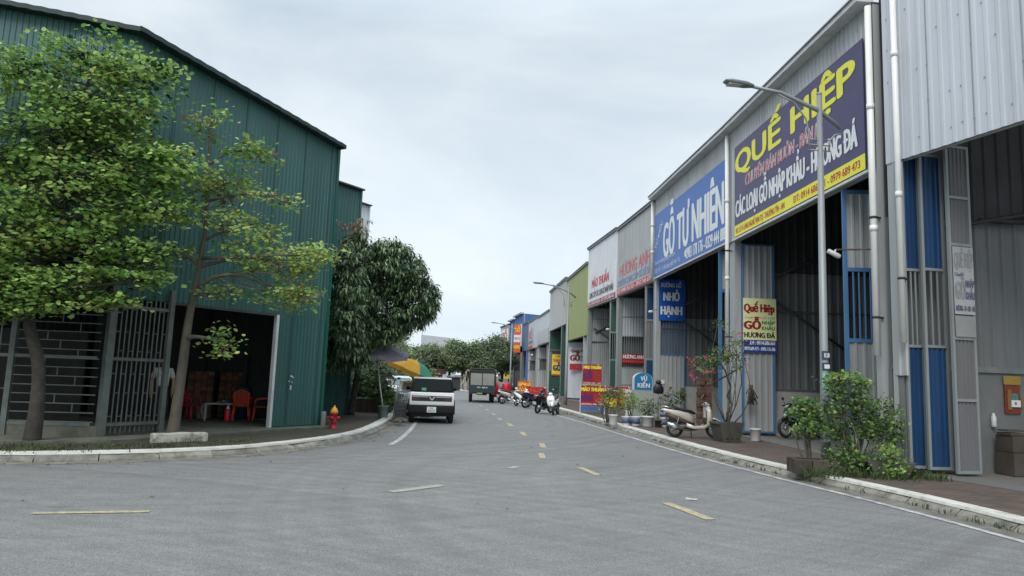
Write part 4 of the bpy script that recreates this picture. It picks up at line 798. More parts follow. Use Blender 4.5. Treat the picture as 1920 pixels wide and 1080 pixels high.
# small white two-tone SUV seen from behind
suv = thing('small_suv', 'small white boxy SUV with black cladding parked on the left, its tail to the camera', 'car', (-.78, 27.35, 0), R(92.5))
L0, L1, hw = -1.6, 1.6, .80
b = MB(); b.prism([(-1.56, .60), (-1.6, .74), (-1.585, 1.12), (1.02, 1.12), (1.5, 1.0), (1.58, .78), (1.55, .6)], -hw, hw, 0); b.build('body', M_wpaint, suv, .05, auto=True)
b = MB(); b.prism([(-1.55, 1.10), (-1.46, 1.56), (-1.38, 1.60), (.45, 1.60), (.55, 1.56), (1.0, 1.10)], -hw*.985, hw*.985, ft=tap(hw, 1.1, 1.6, .12)); b.build('cabin', mat('gloss_black_pillars', (.008, .009, .010), .3, spec=.3), suv, .045, auto=True)
b = MB(); b.prism([(-1.47, 1.585), (-1.40, 1.64), (.42, 1.64), (.54, 1.585)], -.69, .69); b.build('roof', mat('grey_roof_paint', (.50, .51, .51), .35, 0, .03, coat=.3), suv, .03, auto=True)
q = MB(); q.prism([(-1.60, 1.16), (-1.50, 1.565), (-1.46, 1.565), (-1.56, 1.16)], -.70, .70, ft=tap(hw, 1.16, 1.58, .08)); q.build('rear_window', M_glass, suv, .012)
q = MB(); q.prism([(.66, 1.54), (1.03, 1.13), (.98, 1.12), (.6, 1.54)], -.68, .68, ft=tap(hw, 1.1, 1.58, .1)); q.build('windscreen', M_glass, suv)
for s in (-1, 1):
    q = MB(); v = [(-1.38, 1.16), (-1.32, 1.53), (-.5, 1.53), (-.5, 1.16)], [(-.44, 1.16), (-.44, 1.53), (.42, 1.53), (.82, 1.16)]
    for pl in v:
        f = lambda x, y, z: (x, s*(hw*.985*(1-.12*(z-1.1)/.5)+.008+(y)), z); q.prism(pl, -.01, 0.0, ft=f)
    q.build('side_window', M_glass, suv)
    q = MB(); q.loft([(.62, 1.2, .05, .055), (.70, 1.2, .09, .075), (.76, 1.2, .085, .07)], 12, M=Matrix.Translation((0, s*.90, 0))); q.tube([(.68, s*.79, 1.16), (.7, s*.88, 1.18)], .02, 6); q.build('mirror', M_cblack, suv)
    for x in (-1.02, 1.0):
        q = MB(); n_ = 12; inn = [(x+.41*math.cos(math.pi*k/n_), .34+.41*math.sin(math.pi*k/n_)) for k in range(n_+1)]; out_ = [(x+.5*math.cos(math.pi*k/n_), .36+.49*math.sin(math.pi*k/n_)) for k in range(n_+1)]
        vs = [(a, s*.775, c) for a, c in inn]+[(a, s*.775, c) for a, c in out_]+[(a, s*.845, c) for a, c in inn]+[(a, s*.845, c) for a, c in out_]; m_ = n_+1; fs = []
        for k in range(n_): fs += [(2*m_+k, 2*m_+k+1, 3*m_+k+1, 3*m_+k), (k, m_+k, m_+k+1, k+1), (m_+k, 3*m_+k, 3*m_+k+1, m_+k+1), (k, k+1, 2*m_+k+1, 2*m_+k)]
        q.add(vs, fs); q.build('arch_cladding', M_cblack, suv)
        wheel(suv, x, s*.72, .345, .2, side=s)
q = MB(); q.prism([(-1.62, .34), (-1.66, .42), (-1.65, .62), (-1.60, .66), (-1.4, .66), (-1.4, .34)], -.81, .81); q.prism([(1.4, .34), (1.4, .66), (1.6, .64), (1.66, .5), (1.62, .34)], -.8, .8); q.prism([(-.62, .28), (-.62, .6), (.6, .6), (.6, .28)], -.81, .81); q.build('bumper_cladding', M_cblack, suv, .035, auto=True)
q = MB(); q.box(-1.5, -.74, .26, 1.5, .74, .6); q.build('underbody', M_black, suv)
q = MB(); q.prism([(-1.62, .80), (-1.622, .99), (-1.58, .99), (-1.58, .80)], -.72, .72); q.build('tail_panel', M_seat, suv, .02)
q = MB(); q.box(-1.632, -.69, .935, -1.615, -.13, .96); q.box(-1.632, .13, .935, -1.615, .69, .96)
vv = [(-.11, .965), (-.06, .965), (0, .86), (.06, .965), (.11, .965), (.035, .835), (-.035, .835)]
q.prism([(a, c) for a, c in vv], -.005, .006, M=Matrix.Translation((-1.628, 0, 0)) @ Matrix.Rotation(R(90), 4, 'Z')); 
q.build('badge_bar', M_chrome, suv)
for s in (-1, 1):
    q = MB(); q.box(-1.63, s*.70-(.0 if s < 0 else .22), .83, -1.612, s*.70+(.22 if s < 0 else 0), .915); q.build('tail_light', M_lens, suv)
q = MB(); q.box(-1.672, -.165, .40, -1.655, .165, .60); pl = q.build('plate', M_plate, suv, .008)
q = MB(); Mp = Matrix.Translation((-1.676, 0, 0)) @ Matrix.Rotation(R(-90), 4, 'Z'); put_text(q, '30L', -.07, .07, .515, .06, 0, 0, 0, .01, 0, Mp); put_text(q, '096.27', -.13, .13, .425, .065, 0, 0, 0, .01, 0, Mp); q.build('plate_lettering', M_seat, suv)
q = MB(); q.box(-1.60, .22, 1.17, -1.586, .38, 1.27); q.build('window_sticker', mat('green_sticker', (.1, .4, .2), .6), suv)
# sedans / hatch further on
def hatch(label, loc, rz, paint):
    t = thing('parked_car', label, 'car', loc, rz, 'white cars parked behind the small SUV')
    b = MB(); b.loft([(-2.08, .72, .70, .22), (-2.0, .68, .82, .32), (-1.2, .67, .87, .36), (1.0, .66, .87, .34), (1.9, .6, .82, .26), (2.1, .55, .68, .17)], 24, pw=5); b.build('body', paint, t)
    b = MB(); b.prism([(-1.85, .98), (-1.55, 1.40), (-1.2, 1.46), (.1, 1.46), (.4, 1.40), (1.1, .98)], -.78, .78, ft=tap(.78, .98, 1.46, .2)); b.build('cabin', paint, t, .05, auto=True)
    b = MB(); b.prism([(-1.87, 1.02), (-1.60, 1.38), (-1.5, 1.38), (-1.8, 1.0)], -.62, .62, ft=tap(.62, .98, 1.46, .12)); b.build('rear_window', mat('pale_glass', (.16, .21, .22), .1, 0, .1, spec=.8), t)
    for s in (-1, 1):
        q = MB(); q.prism([(-1.45, 1.02), (-1.15, 1.38), (.1, 1.38), (.8, 1.02)], -.004, .004, ft=lambda x, y, z: (x, s*(.79*(1-.2*(z-.98)/.48)+.006)+y, z)); q.build('side_window', M_glass, t)
        q = MB(); q.loft([(-2.09, .84, .13, .07), (-2.0, .86, .2, .09), (-1.8, .87, .12, .06)], 10, M=Matrix.Translation((0, s*.62, 0))); q.build('tail_light', M_lens, t)
        for x in (-1.25, 1.3): wheel(t, x, s*.76, .31, .2, side=s)
    q = MB(); q.loft([(-2.14, .40, .72, .13), (-2.0, .40, .80, .15), (-1.7, .4, .8, .12)], 16, pw=5); q.box(-2.15, -.22, .52, -2.12, .22, .62, 1); q.box(-2.15, .5, .36, -2.13, .7, .42, 1); q.box(-2.15, -.7, .36, -2.13, -.5, .42, 1); q.build('bumper', [M_cblack, M_plate], t); return t
hatch('white car mostly hidden between the small SUV and the wire cage', (-1.58, 31.6, 0), R(93), M_wpaint)
hatch('white car beyond the plant bed, seen through the leaves', (-3.2, 36.6, .15), R(112), M_wpaint)
# canvas-topped truck
trk = thing('canvas_truck', 'dark green canvas-topped truck driving away in the right-hand lane', 'truck', (1.93, 46.2, 0), R(89))
M_tg = mat('truck_green', (.018, .042, .045), .5, 0, .12, 3, dirt=(.07, .07, .065), damt=.5); M_canv = mat('green_canvas', (.04, .058, .048), .85, 0, .15, 2, bump=.3, bscale=12); M_tarp = mat('grey_truck_doors', (.27, .28, .255), .7, 0, .12, 2, dirt=(.2, .2, .17), damt=.6)
q = MB(); q.box(0, -.86, .62, 3.1, .86, 1.12); q.build('cargo_bed', M_tg, trk, .02)
q = MB(); q.box(.12, -.32, .5, 4.9, .32, .64); q.build('chassis', M_black, trk)
q = MB(); q.prism([(0, 0), (3.05, 0), (3.05, 1.12), (0, 1.12)], -.87, .87, M=Matrix.Translation((.03, 0, 1.12)), ft=lambda x, y, z: (x, y*(1 if z < 1 else .86), z+(.0 if z < 1 else 0))); q.build('canvas_cover', M_canv, trk, .07, auto=True)
q = MB(); q.box(-.02, -.84, 2.02, .06, .84, 2.12); q.tube([(-.03, -.86, 1.1), (-.03, -.85, 2.0), (-.03, -.76, 2.2), (-.03, .76, 2.2), (-.03, .85, 2.0), (-.03, .86, 1.1)], .035, 6); q.build('rear_frame', M_canv, trk)
q = MB(); q.box(-.01, -.83, 1.1, .05, .83, 2.14); q.build('rear_opening_shade', M_black, trk)  # solid black slab painting the shade inside the canvas box
for s in (-1, 1): q = MB(); q.box(-.035, min(s*.025, s*.77), 1.14, -.012, max(s*.025, s*.77), 1.9); q.build('rear_door', M_tarp, trk, .012)
q = MB(); q.box(-.05, -.86, .66, .0, .86, 1.12); q.build('tailgate', M_tg, trk, .015)
q = MB(); Mp = Matrix.Translation((-.056, 0, 0)) @ Matrix.Rotation(R(-90), 4, 'Z'); put_text(q, '29C  868.31', -.33, .33, .95, .09, 0, 0, 0, .03, 0, Mp); q.build('tailgate_lettering', M_plate, trk)
q = MB(); q.box(-.04, -.02, .56, -.02, .34, .72); q.build('plate', mat('plate_yellow', (.32, .31, .09), .5), trk)
for s in (-1, 1):
    q = MB(); q.box(-.05, s*.72-.12, .56, -.01, s*.72+.12, .64); q.build('tail_light', M_lens, trk)
    for x in (.95, 4.0): wheel(trk, x, s*.72, .34, .24, M_steel, 6, side=s)
q = MB(); q.prism([(3.25, .5), (3.25, 1.85), (3.5, 1.95), (4.5, 1.9), (4.95, 1.2), (5.0, .5)], -.84, .84, ft=tap(.84, 1.2, 1.95, .1)); q.build('cab', M_tg, trk, .05, auto=True)
for s in (-1, 1): q = MB(); q.box(3.6, s*.85-.01, 1.25, 4.4, s*.85+.01, 1.7); q.build('side_window', M_glass, trk); 
for s in (-1, 1): q = MB(); q.tube([(4.6, s*.8, 1.5), (4.65, s*1.0, 1.55)], .015, 5); q.box(4.6, s*1.02-.07, 1.3, 4.64, s*1.02+.07, 1.62); q.build('mirror', M_black, trk)

# ---------------------------------------------------------------- motor scooters
def scooter(label, loc, rz, paint, dark=M_cblack, lean=R(7), plate=True, style='scooter', steer=R(18), sheet=None, group='motorbikes parked along the right kerb'):
    t = thing('motor_scooter', label, 'motorbike', loc, rz, group, tilt=(lean*0, 0)); t.rotation_euler = (lean, 0, rz)
    P = lambda mb, nm, m, par=t, **k: mb.build(nm, m, par, **k)
    ub = style == 'underbone'; wr = .30 if ub else .27; xf, xr = .64, -.60
    # wheels: rear fixed, front steered
    def whl(nm, x, M=None):
        a = MB(); a.torus((x, 0, wr), wr-.05, .048, 28, 8, M=M); o = P(a, nm, M_tyre); b_ = MB(); b_.torus((x, 0, wr), wr-.1, .016, 24, 6, M=M, sx=2); b_.tube([(x, -.06, wr), (x, .06, wr)], .045, 10, M=M)
        for k in range(12 if ub else 5):
            an = 2*math.pi*k/(12 if ub else 5); b_.tube([(x, 0, wr), (x+(wr-.1)*math.cos(an), 0, wr+(wr-.1)*math.sin(an))], .005 if ub else .02, 5, M=M)
        b_.torus((x, .05, wr), .075, .012, 16, 5, M=M); b_.build('rim', M_alloy, o); return o
    whl('rear_wheel', xr)
    Mf = Matrix.Translation((.42, 0, 0)) @ Matrix.Rotation(steer, 4, 'Z') @ Matrix.Translation((-.42, 0, 0))
    whl('front_wheel', xf, Mf)
    q = MB(); q.tube([(xf, .07, wr), (.52, .07, .58), (.44, .03, .82)], .02, 8, M=Mf); q.tube([(xf, -.07, wr), (.52, -.07, .58), (.44, -.03, .82)], .02, 8, M=Mf); P(q, 'fork', M_steel)
    q = MB(); q.loft([(xf-.27, wr+.13, .05, .02), (xf-.15, wr+.27, .07, .03), (xf+.0, wr+.31, .075, .035), (xf+.17, wr+.24, .06, .025), (xf+.26, wr+.12, .04, .012)], 12, M=Mf); P(q, 'front_fender', paint)
    # leg shield and nose
    q = MB(); q.loft([(.60, .54, .05, .10), (.555, .62, .16, .20), (.49, .68, .21, .28), (.43, .66, .20, .30), (.38, .62, .15, .26)], 16, pw=2.6); P(q, 'leg_shield', paint)
    q = MB(); q.loft([(.375, .64, .14, .24), (.34, .62, .12, .2)], 14); P(q, 'inner_shield', dark)
    q = MB(); q.ell((.575, 0, .70), (.045, .085, .06)); P(q, 'indicator_lamp', M_headl)
    # handlebar cowl, headlamp, bars, mirrors
    q = MB(); q.loft([(.50, .98, .05, .04), (.45, 1.0, .10, .07), (.36, 1.02, .09, .06), (.30, 1.02, .05, .03)], 14, M=Mf); P(q, 'handlebar_cowl', paint)
    q = MB(); q.ell((.495, 0, .985), (.035, .07, .045), M=Mf); P(q, 'headlamp', M_headl)
    q = MB(); q.tube([(.30, .34, 1.03), (.36, .22, 1.03), (.40, 0, 1.0), (.36, -.22, 1.03), (.30, -.34, 1.03)], .016, 8, M=Mf)
    for s in (-1, 1): q.tube([(.33, s*.24, 1.03), (.295, s*.36, 1.03)], .024, 8, M=Mf); q.tube([(.37, s*.2, 1.03), (.37, s*.30, 1.02), (.34, s*.36, 1.02)], .007, 5, M=Mf)
    P(q, 'handlebar', M_cblack)
    for s in (-1, 1):
        q = MB(); q.tube([(.36, s*.2, 1.03), (.36, s*.25, 1.14), (.34, s*.28, 1.2)], .007, 5, M=Mf); q.ell((.34, s*.30, 1.24), (.015, .065, .045), M=Mf); mo = P(q, 'mirror', M_cblack); q = MB(); q.ell((.328, s*.30, 1.24), (.008, .052, .036), M=Mf); q.build('mirror_glass', M_headl, mo)
    # floor / frame spine
    if ub:
        q = MB(); q.loft([(.42, .62, .06, .08), (.2, .50, .07, .09), (0, .50, .08, .11), (-.2, .58, .09, .1)], 12); P(q, 'spine', dark)
    else:
        q = MB(); q.loft([(.44, .36, .13, .05), (.2, .31, .15, .045), (-.1, .31, .15, .05), (-.25, .36, .12, .08)], 14, pw=4); P(q, 'footboard', dark)
        for s in (-1, 1): q = MB(); q.loft([(.46, .40, .02, .07), (.25, .31, .024, .05), (-.05, .30, .024, .05), (-.28, .37, .02, .06)], 10, M=Matrix.Translation((0, s*.15, 0))); P(q, 'side_skirt', paint)
    q = MB(); q.loft([(.1, .30, .09, .07), (-.1, .30, .13, .10), (-.3, .31, .13, .10), (-.5, .30, .09, .08)], 12); q.tube([(-.25, -.1, .3), (xr, -.1, wr)], [.06, .05], 8); P(q, 'engine', M_engine)
    # tail body
    q = MB(); q.loft([(-.02, .50, .10, .12), (-.18, .60, .15, .15), (-.45, .68, .17, .12), (-.72, .75, .14, .085), (-.92, .80, .09, .05), (-1.0, .815, .05, .02)], 16, pw=2.8); P(q, 'tail_body', paint)
    q = MB(); q.loft([(.0, .42, .09, .08), (-.3, .50, .13, .1), (-.6, .58, .12, .08), (-.85, .68, .07, .05)], 12); P(q, 'under_tail', dark)
    q = MB(); q.loft([(.04, .72, .09, .03), (-.1, .78, .13, .045), (-.35, .80, .15, .05), (-.5, .85, .14, .05), (-.72, .88, .12, .045), (-.84, .87, .08, .03)], 14, pw=3); P(q, 'seat', M_seat)
    q = MB(); q.tube([(-.62, .12, .84), (-.9, .11, .9), (-1.0, 0, .9), (-.9, -.11, .9), (-.62, -.12, .84)], .016, 8); P(q, 'grab_rail', M_chrome if not ub else M_steel)
    q = MB(); q.loft([(-.96, .77, .07, .035), (-1.01, .77, .055, .025)], 10); P(q, 'tail_light', M_lens)
    q = MB(); q.loft([(-.78, .62, .06, .03), (-.93, .50, .07, .02), (-1.02, .38, .07, .015)], 10); P(q, 'rear_fender', dark)
    if plate: q = MB(); q.box(-.012, -.095, -.07, .0, .095, .07, 0, Matrix.Translation((-1.0, 0, .53)) @ Matrix.Rotation(R(-20), 4, 'Y')); P(q, 'plate', M_plate)
    q = MB(); q.tube([(-.12, -.13, .22), (-.35, -.17, .22), (-.5, -.19, .27)], .022, 8); q.tube([(-.42, -.19, .25), (-.6, -.2, .32), (-.9, -.2, .40)], [.045, .06, .05], 12); P(q, 'exhaust', M_chrome)
    for s in (-1, 1): q = MB(); q.tube([(xr, s*.12, wr+.02), (-.5, s*.13, .62)], .022, 8); P(q, 'shock_absorber', M_steel)
    q = MB(); q.tube([(-.05, .1, .25), (.02, .24, .0)], .013, 6); P(q, 'kickstand', M_black); return t
M_cham = mat('champagne_paint', (.62, .58, .50), .3, .2, .04, coat=.5); M_bpaint = mat('black_paint', (.012, .013, .016), .25, 0, .05, coat=.5); M_nvy = mat('navy_paint', (.02, .035, .08), .3, 0, .05, coat=.5); M_brown = mat('brown_trim', (.10, .065, .045), .5)
s1 = scooter('champagne coloured scooter parked broadside beside the potted bougainvillea', (7.28, 20.95, .16), R(4), M_cham, M_brown, lean=R(-6), plate=False, steer=R(-20), group=None)
q = MB(); q.box(-.006, -.05, -.16, .0, .05, .16, 0, Matrix.Translation((.30, -.16, .76)) @ Matrix.Rotation(R(-60), 4, 'Z')); q.build('hanging_card', M_plate, s1)
scooter('black motorbike with spoked wheels inside the workshop doorway', (10.95, 21.5, .2), R(188), M_bpaint, lean=R(6), style='underbone', plate=False, steer=R(12), group=None)
scooter('white scooter facing the camera, nearest of the bikes on the kerb', (5.05, 34.6, .0), R(-112), M_wpaint, M_seat, lean=R(8), style='underbone')
scooter('black scooter with a white plate, tail to the road', (4.62, 35.7, .0), R(52), M_bpaint, lean=R(7), steer=R(-20))
scooter('dark blue motorbike leaning in the middle of the parked row', (4.75, 41.2, .0), R(28), M_nvy, style='underbone', lean=R(8))
scooter('white scooter with its front wheel turned to the road, third bike from the far end', (4.15, 42.6, .0), R(-65), M_wpaint, lean=R(-7))
scooter('white scooter parked broadside, next to the bike with the red load', (3.75, 46.0, .0), R(30), M_wpaint, mat('grey_trim', (.2, .19, .17), .5), lean=R(7))
rb = scooter('dark motorbike standing under the rider and the red load', (3.25, 49.2, .0), R(84), M_bpaint, lean=0, steer=0)
M_rtarp = mat('red_tarp', srgb(206, 34, 52), .6, var=.12, scale=3, bump=.4, bscale=6)
t = thing('red_load', 'pair of bright red tarpaulin bags slung across the motorbike', 'bags', (3.3, 48.35, 0), R(84)); q = MB()
for s in (-1, 1): q.loft([(-.42, .80, .10, .35, s*.34), (-.25, .84, .24, .50, s*.38), (.1, .86, .27, .52, s*.42), (.35, .8, .18, .42, s*.36)], 14, pw=2.4)
q.loft([(-.4, .78, .3, .06), (0, .8, .34, .08), (.3, .8, .3, .05)], 12); q.build('bags', M_rtarp, t)
ride = dict(pelvis=(0, 0, .86), waist=(0, .04, 1.02), chest=(0, .1, 1.2), neck=(0, .13, 1.36), head=(0, .17, 1.47), crown=(0, .18, 1.55), shL=(-.18, .1, 1.3), elL=(-.26, .28, 1.1), wrL=(-.28, .5, 1.05), paL=(-.29, .56, 1.04), shR=(.18, .1, 1.3), elR=(.26, .28, 1.1), wrR=(.28, .5, 1.05), paR=(.29, .56, 1.04),
            hiL=(-.1, .02, .82), knL=(-.2, .42, .72), anL=(-.18, .4, .34), toL=(-.18, .52, .30), hiR=(.1, .02, .82), knR=(.2, .42, .72), anR=(.18, .4, .34), toR=(.18, .52, .30))
person('rider in a grey shirt and black helmet sitting on the bike with the red load', (3.27, 48.95, 0), R(-6), ride, mat('grey_shirt', (.28, .27, .28), .8, var=.15), mat('black_trousers', (.02, .02, .025), .8), M_black, helmet=mat('helmet_black', (.012, .012, .014), .2))
# ---------------------------------------------------------------- street furniture
M_pole = mat('galvanised_pole', (.27, .285, .29), .5, .3, .12, 3, (1, 1, .3), dirt=(.15, .15, .15), damt=.5)
def lamp_post(label, loc, rz, H=7.95, arm=2.0, stickers=False):
    t = thing('street_lamp', label, 'street lamp', loc, rz, 'street lamps along the right kerb')
    q = MB(); q.tube([(0, 0, 0), (0, 0, 1.0), (0, 0, H)], [.098, .09, .055], 14); q.lathe([(.16, 0), (.16, .02), (.1, .03)], 8); q.ell((0, 0, H+.03), (.06, .06, .05), slot=0); q.build('pole', M_pole, t)
    q = MB(); q.tube([(.48, 0, H-.7), (0, 0, H-.35), (-.9, 0, H-.02), (-arm+.45, 0, H+.06)], [.045, .05, .04, .034], 10)
    q.tube([(-.95, 0, H-.06), (-.6, 0, H-.2), (-.32, 0, H-.55), (-.25, 0, H-.9), (-.25, 0, H-1.25)], .02, 6); q.tube([(.5, 0, H-.83), (.35, 0, H-.86), (.22, 0, H-1.0), (.2, 0, H-1.25)], .02, 6)
    for z in (H-1.0, H-1.12, H-1.24): q.tube([(-.28, 0, z), (.24, 0, z)], .014, 6)
    q.build('arm', M_pole, t)
    q = MB(); q.loft([(-arm+.48, H+.07, .05, .03), (-arm+.3, H+.085, .11, .05), (-arm-.05, H+.11, .13, .045), (-arm-.17, H+.125, .08, .02)], 14, pw=4); hd = q.build('lamp_head', mat('lamp_grey', (.20, .21, .21), .5, .3), t)
    q = MB(); q.box(-arm-.1, -.09, H+.045, -arm+.25, .09, H+.065); q.build('lamp_lens', mat('lamp_lens', (.5, .5, .46), .3), hd)
    if stickers:
        def stick(z0, z1, m, txt=None, w=.085, r=.098):
            q = MB(); n_ = 7; vs = []
            for k in range(n_): a = -math.pi/2+R(-48)+R(96)*k/(n_-1)-R(8); vs += [(r*math.cos(a), r*math.sin(a), z0), (r*math.cos(a), r*math.sin(a), z1)]
            q.add(vs, [(2*k, 2*k+2, 2*k+3, 2*k+1) for k in range(n_-1)]); o = q.build('sticker', m, t)
            if txt:
                q = MB(); put_text(q, txt, -.055, .055, z0+(z1-z0)*.25, (z1-z0)*.5, -r-.004, 0, 0, .03); q.build('sticker_lettering', M_plate, o)
        stick(2.22, 2.40, M_nvy, 'K10'); stick(2.0, 2.16, M_nvy, '1'); stick(1.62, 1.95, mat('mint_sticker', srgb(120, 178, 158), .6, var=.35, scale=30)); stick(1.3, 1.6, mat('lilac_sticker', srgb(150, 140, 176), .6, var=.4, scale=40)); stick(.55, .82, mat('pale_sticker', srgb(176, 182, 188), .6, var=.3, scale=40), r=.1)
    return t
lamp_post('tall grey street lamp in front of the purple signboard, nearest of the lamps', (7.66, 14.1, .15), R(3), H=7.95, stickers=True)
lamp_post('street lamp reaching over the road before the lime workshop', (6.75, 42.0, .15), R(0), H=7.2)
lamp_post('farthest street lamp of the row, beyond the truck', (5.9, 73.0, .15), R(-6), H=7.0)
# fire hydrant
M_hyd = mat('hydrant_red', srgb(172, 28, 48), .5, 0, .15, 6, dirt=(.16, .03, .04)); t = thing('fire_hydrant', 'red fire hydrant with a yellow domed cap on the left pavement', 'fire hydrant', (-3.28, 20.45, .15), R(20))
q = MB(); q.lathe([(.12, 0), (.12, .03), (.075, .04), (.072, .16), (.085, .18), (.085, .2), (.078, .21), (.078, .38), (.10, .4), (.10, .44)], 20); q.build('barrel', M_hyd, t)
q = MB(); q.lathe([(.105, .44), (.11, .46), (.10, .5), (.07, .56), (.03, .60), (.02, .61), (.022, .65)], 20); q.build('cap', mat('hydrant_yellow', srgb(226, 160, 40), .5, var=.1), t)
for a in (0, 120, 240): q = MB(); q.tube([(.06, 0, .3), (.15, 0, .3)], .045, 12, M=Matrix.Rotation(R(a), 4, 'Z')); q.tube([(.14, 0, .3), (.165, 0, .3)], .055, 6, M=Matrix.Rotation(R(a), 4, 'Z')); q.build('outlet', M_hyd, t)
t = thing('stub_post', 'short pale concrete stub post beside the red hydrant', 'post', (-3.62, 20.75, .15)); MB().lathe([(.07, 0), (.075, .02), (.07, .42), (.06, .45)], 14).build('shaft', M_conc, t); MB().box(-.08, .1, 0, .2, .3, .3).build('side_block', mat('rusty_block', (.11, .08, .055), .9, var=.3), t)
bucket('bucket', 'small white bucket against the corner of the green shed', 'bucket', (-3.78, 21.35, .15), .12, .3, M_trim, handle=False)
# tree kerb, loose kerb block
t = thing('tree_kerb', 'whitewashed low kerb block at the foot of the sparse tree', 'planter', (-5.72, 15.75, .15), R(37))
q = MB(); q.loft([(-.55, .095, .11, .095), (-.5, .1, .12, .105), (-.2, .097, .11, .10), (.05, .105, .12, .11), (.3, .1, .11, .10), (.5, .1, .12, .105), (.55, .095, .11, .095)], 12, pw=7, smooth=False); q.build('block', mat('old_whitewash', (.46, .45, .39), .9, var=.15, scale=5, bump=.5, bscale=25, dirt=(.13, .13, .09), dscale=4, damt=.85, dlow=.47, dhigh=.62), t)
# umbrellas
def canopy(label, loc, rim, apex, m, mats, valance=.22, hub=True):
    pass
t = thing('market_umbrella', 'large dusty purple-grey market umbrella leaning out from under the mango tree', 'umbrella', (-2.44, 26.0, .15))
M_purp = mat('dusty_purple_cloth', (.31, .29, .38), .8, 0, .12, 2, dirt=(.24, .23, .24), damt=.6, trans=.15); M_white_c = mat('off_white_tube', (.5, .5, .47), .5)
apx = Vector((-1.05, .7, 3.0)); q = MB(); n_ = 8; rim = [Vector((-.75+1.55*math.cos(2*math.pi*k/n_+.35), .9+1.55*math.sin(2*math.pi*k/n_+.35), 2.47-.2*math.cos(2*math.pi*k/n_+.35)+.2*math.sin(2*math.pi*k/n_+.35))) for k in range(n_)]
vs = [apx]+rim; fs = []
for k in range(n_):
    a, b_ = rim[k], rim[(k+1) % n_]; m1 = (a+b_)/2-Vector((0, 0, .07)); ia = apx.lerp(a, .5)+Vector((0, 0, .06)); ib = apx.lerp(b_, .5)+Vector((0, 0, .06)); im = apx.lerp(m1, .5)+Vector((0, 0, 0)); d = Vector((0, 0, -.14))
    q.add([apx, ia, im, ib, a, m1, b_, a+d, m1+d*1.1, b_+d], [(0, 1, 2), (0, 2, 3), (1, 4, 5, 2), (2, 5, 6, 3), (4, 7, 8, 5), (5, 8, 9, 6)])
q.build('canopy', M_purp, t)
q = MB(); q.tube([(0.0, 0, .3), (-.17, .2, 1.0), (-.36, .45, 2.1), apx], .028, 8); q.build('pole', M_white_c, t)
q = MB(); [q.tube([apx-Vector((0, 0, .05)), r_-Vector((0, 0, .02))], .01, 5) for r_ in rim]; q.build('ribs', M_steel, t)
bucket('umbrella_bucket', 'grey-green bucket of concrete holding the purple umbrella pole', 'bucket', (-2.44, 26.0, .15), .2, .42, mat('grey_green_plastic', (.17, .22, .21), .5, dirt=(.12, .12, .1)), handle=False)
t = thing('market_umbrella', 'yellow and green market umbrella half hidden behind the small SUV', 'umbrella', (-1.6, 30.6, -.12)); M_yc = mat('yellow_cloth', srgb(226, 168, 48), .7, var=.08, scale=4, trans=.3); M_gc = mat('green_cloth', srgb(48, 140, 110), .6, var=.08, trans=.2)
Mu = Matrix.Translation((-.15, 0, 2.0)) @ Matrix.Rotation(R(22), 4, 'Y'); q = MB(); n_ = 8; Rr = 1.15
for k in range(n_):
    a0, a1 = 2*math.pi*k/n_+R(22), 2*math.pi*(k+1)/n_+R(22); am = (a0+a1)/2; P_ = lambda r_, a, z: (r_*math.cos(a), r_*math.sin(a), z)
    sl = 0 if 2.4 < am < 5.35 else 1
    q.add([(0, 0, .48), P_(.5*Rr, a0, .36), P_(.47*Rr, am, .33), P_(.5*Rr, a1, .36), P_(Rr, a0, 0), P_(.95*Rr, am, -.02), P_(Rr, a1, 0), P_(Rr*1.0, a0, -.18), P_(.95*Rr, am, -.2), P_(Rr*1.0, a1, -.18)], [(0, 1, 2), (0, 2, 3), (1, 4, 5, 2), (2, 5, 6, 3), (4, 7, 8, 5), (5, 8, 9, 6)], sl, Mu)
q.build('canopy', [M_yc, M_gc], t); q = MB(); q.tube([(0, 0, 0), (-.1, 0, 1.2), (-.15, 0, 2.0), Mu @ Vector((0, 0, .55))], .022, 8); q.tube([(.1, .1, 0), (0, .1, 2.0)], .02, 6); q.build('pole', M_white_c, t)
# wire cage and plant bed by the kerb
t = thing('wire_cage', 'grey wire mesh cage standing on the left kerb', 'cage', (-2.05, 26.35, .16), R(6)); q = MB()
for z in (0, .15, .3, .45, .6, .75, .9): q.tube([(0, 0, z), (.42, 0, z), (.42, .4, z), (0, .4, z), (0, 0, z)], .009, 4)
for k in range(7): q.tube([(.07*k, 0, 0), (.07*k, 0, .9)], .007, 4); q.tube([(.07*k, .4, 0), (.07*k, .4, .9)], .007, 4)
for k in range(1, 6): q.tube([(0, .07*k, 0), (0, .07*k, .9)], .007, 4); q.tube([(.42, .07*k, 0), (.42, .07*k, .9)], .007, 4)
q.tube([(-.05, 0, 0), (.06, 0, 1.15)], .02, 6); q.build('mesh', M_pole, t)
MB().box(.02, .02, .01, .4, .38, .42).build('dark_lining', mat('dim_lining', (.09, .095, .09), .9, var=.4, scale=9), t)
t = thing('rubble_heap', 'small heap of brown rubble on the kerb behind the small SUV', 'rubble', (-1.75, 24.6, .1)); q = MB(); rnd = random.Random(12)
for k in range(26): s = rnd.uniform(.04, .1); q.ell((rnd.gauss(0, .16), rnd.gauss(0, .35), s*.6+rnd.uniform(0, .05)), (s, s*rnd.uniform(.6, 1), s*rnd.uniform(.5, .8)), 6, 4)
q.build('stones', mat('brown_rubble', (.12, .10, .08), .95, var=.3, islands=.4), t)
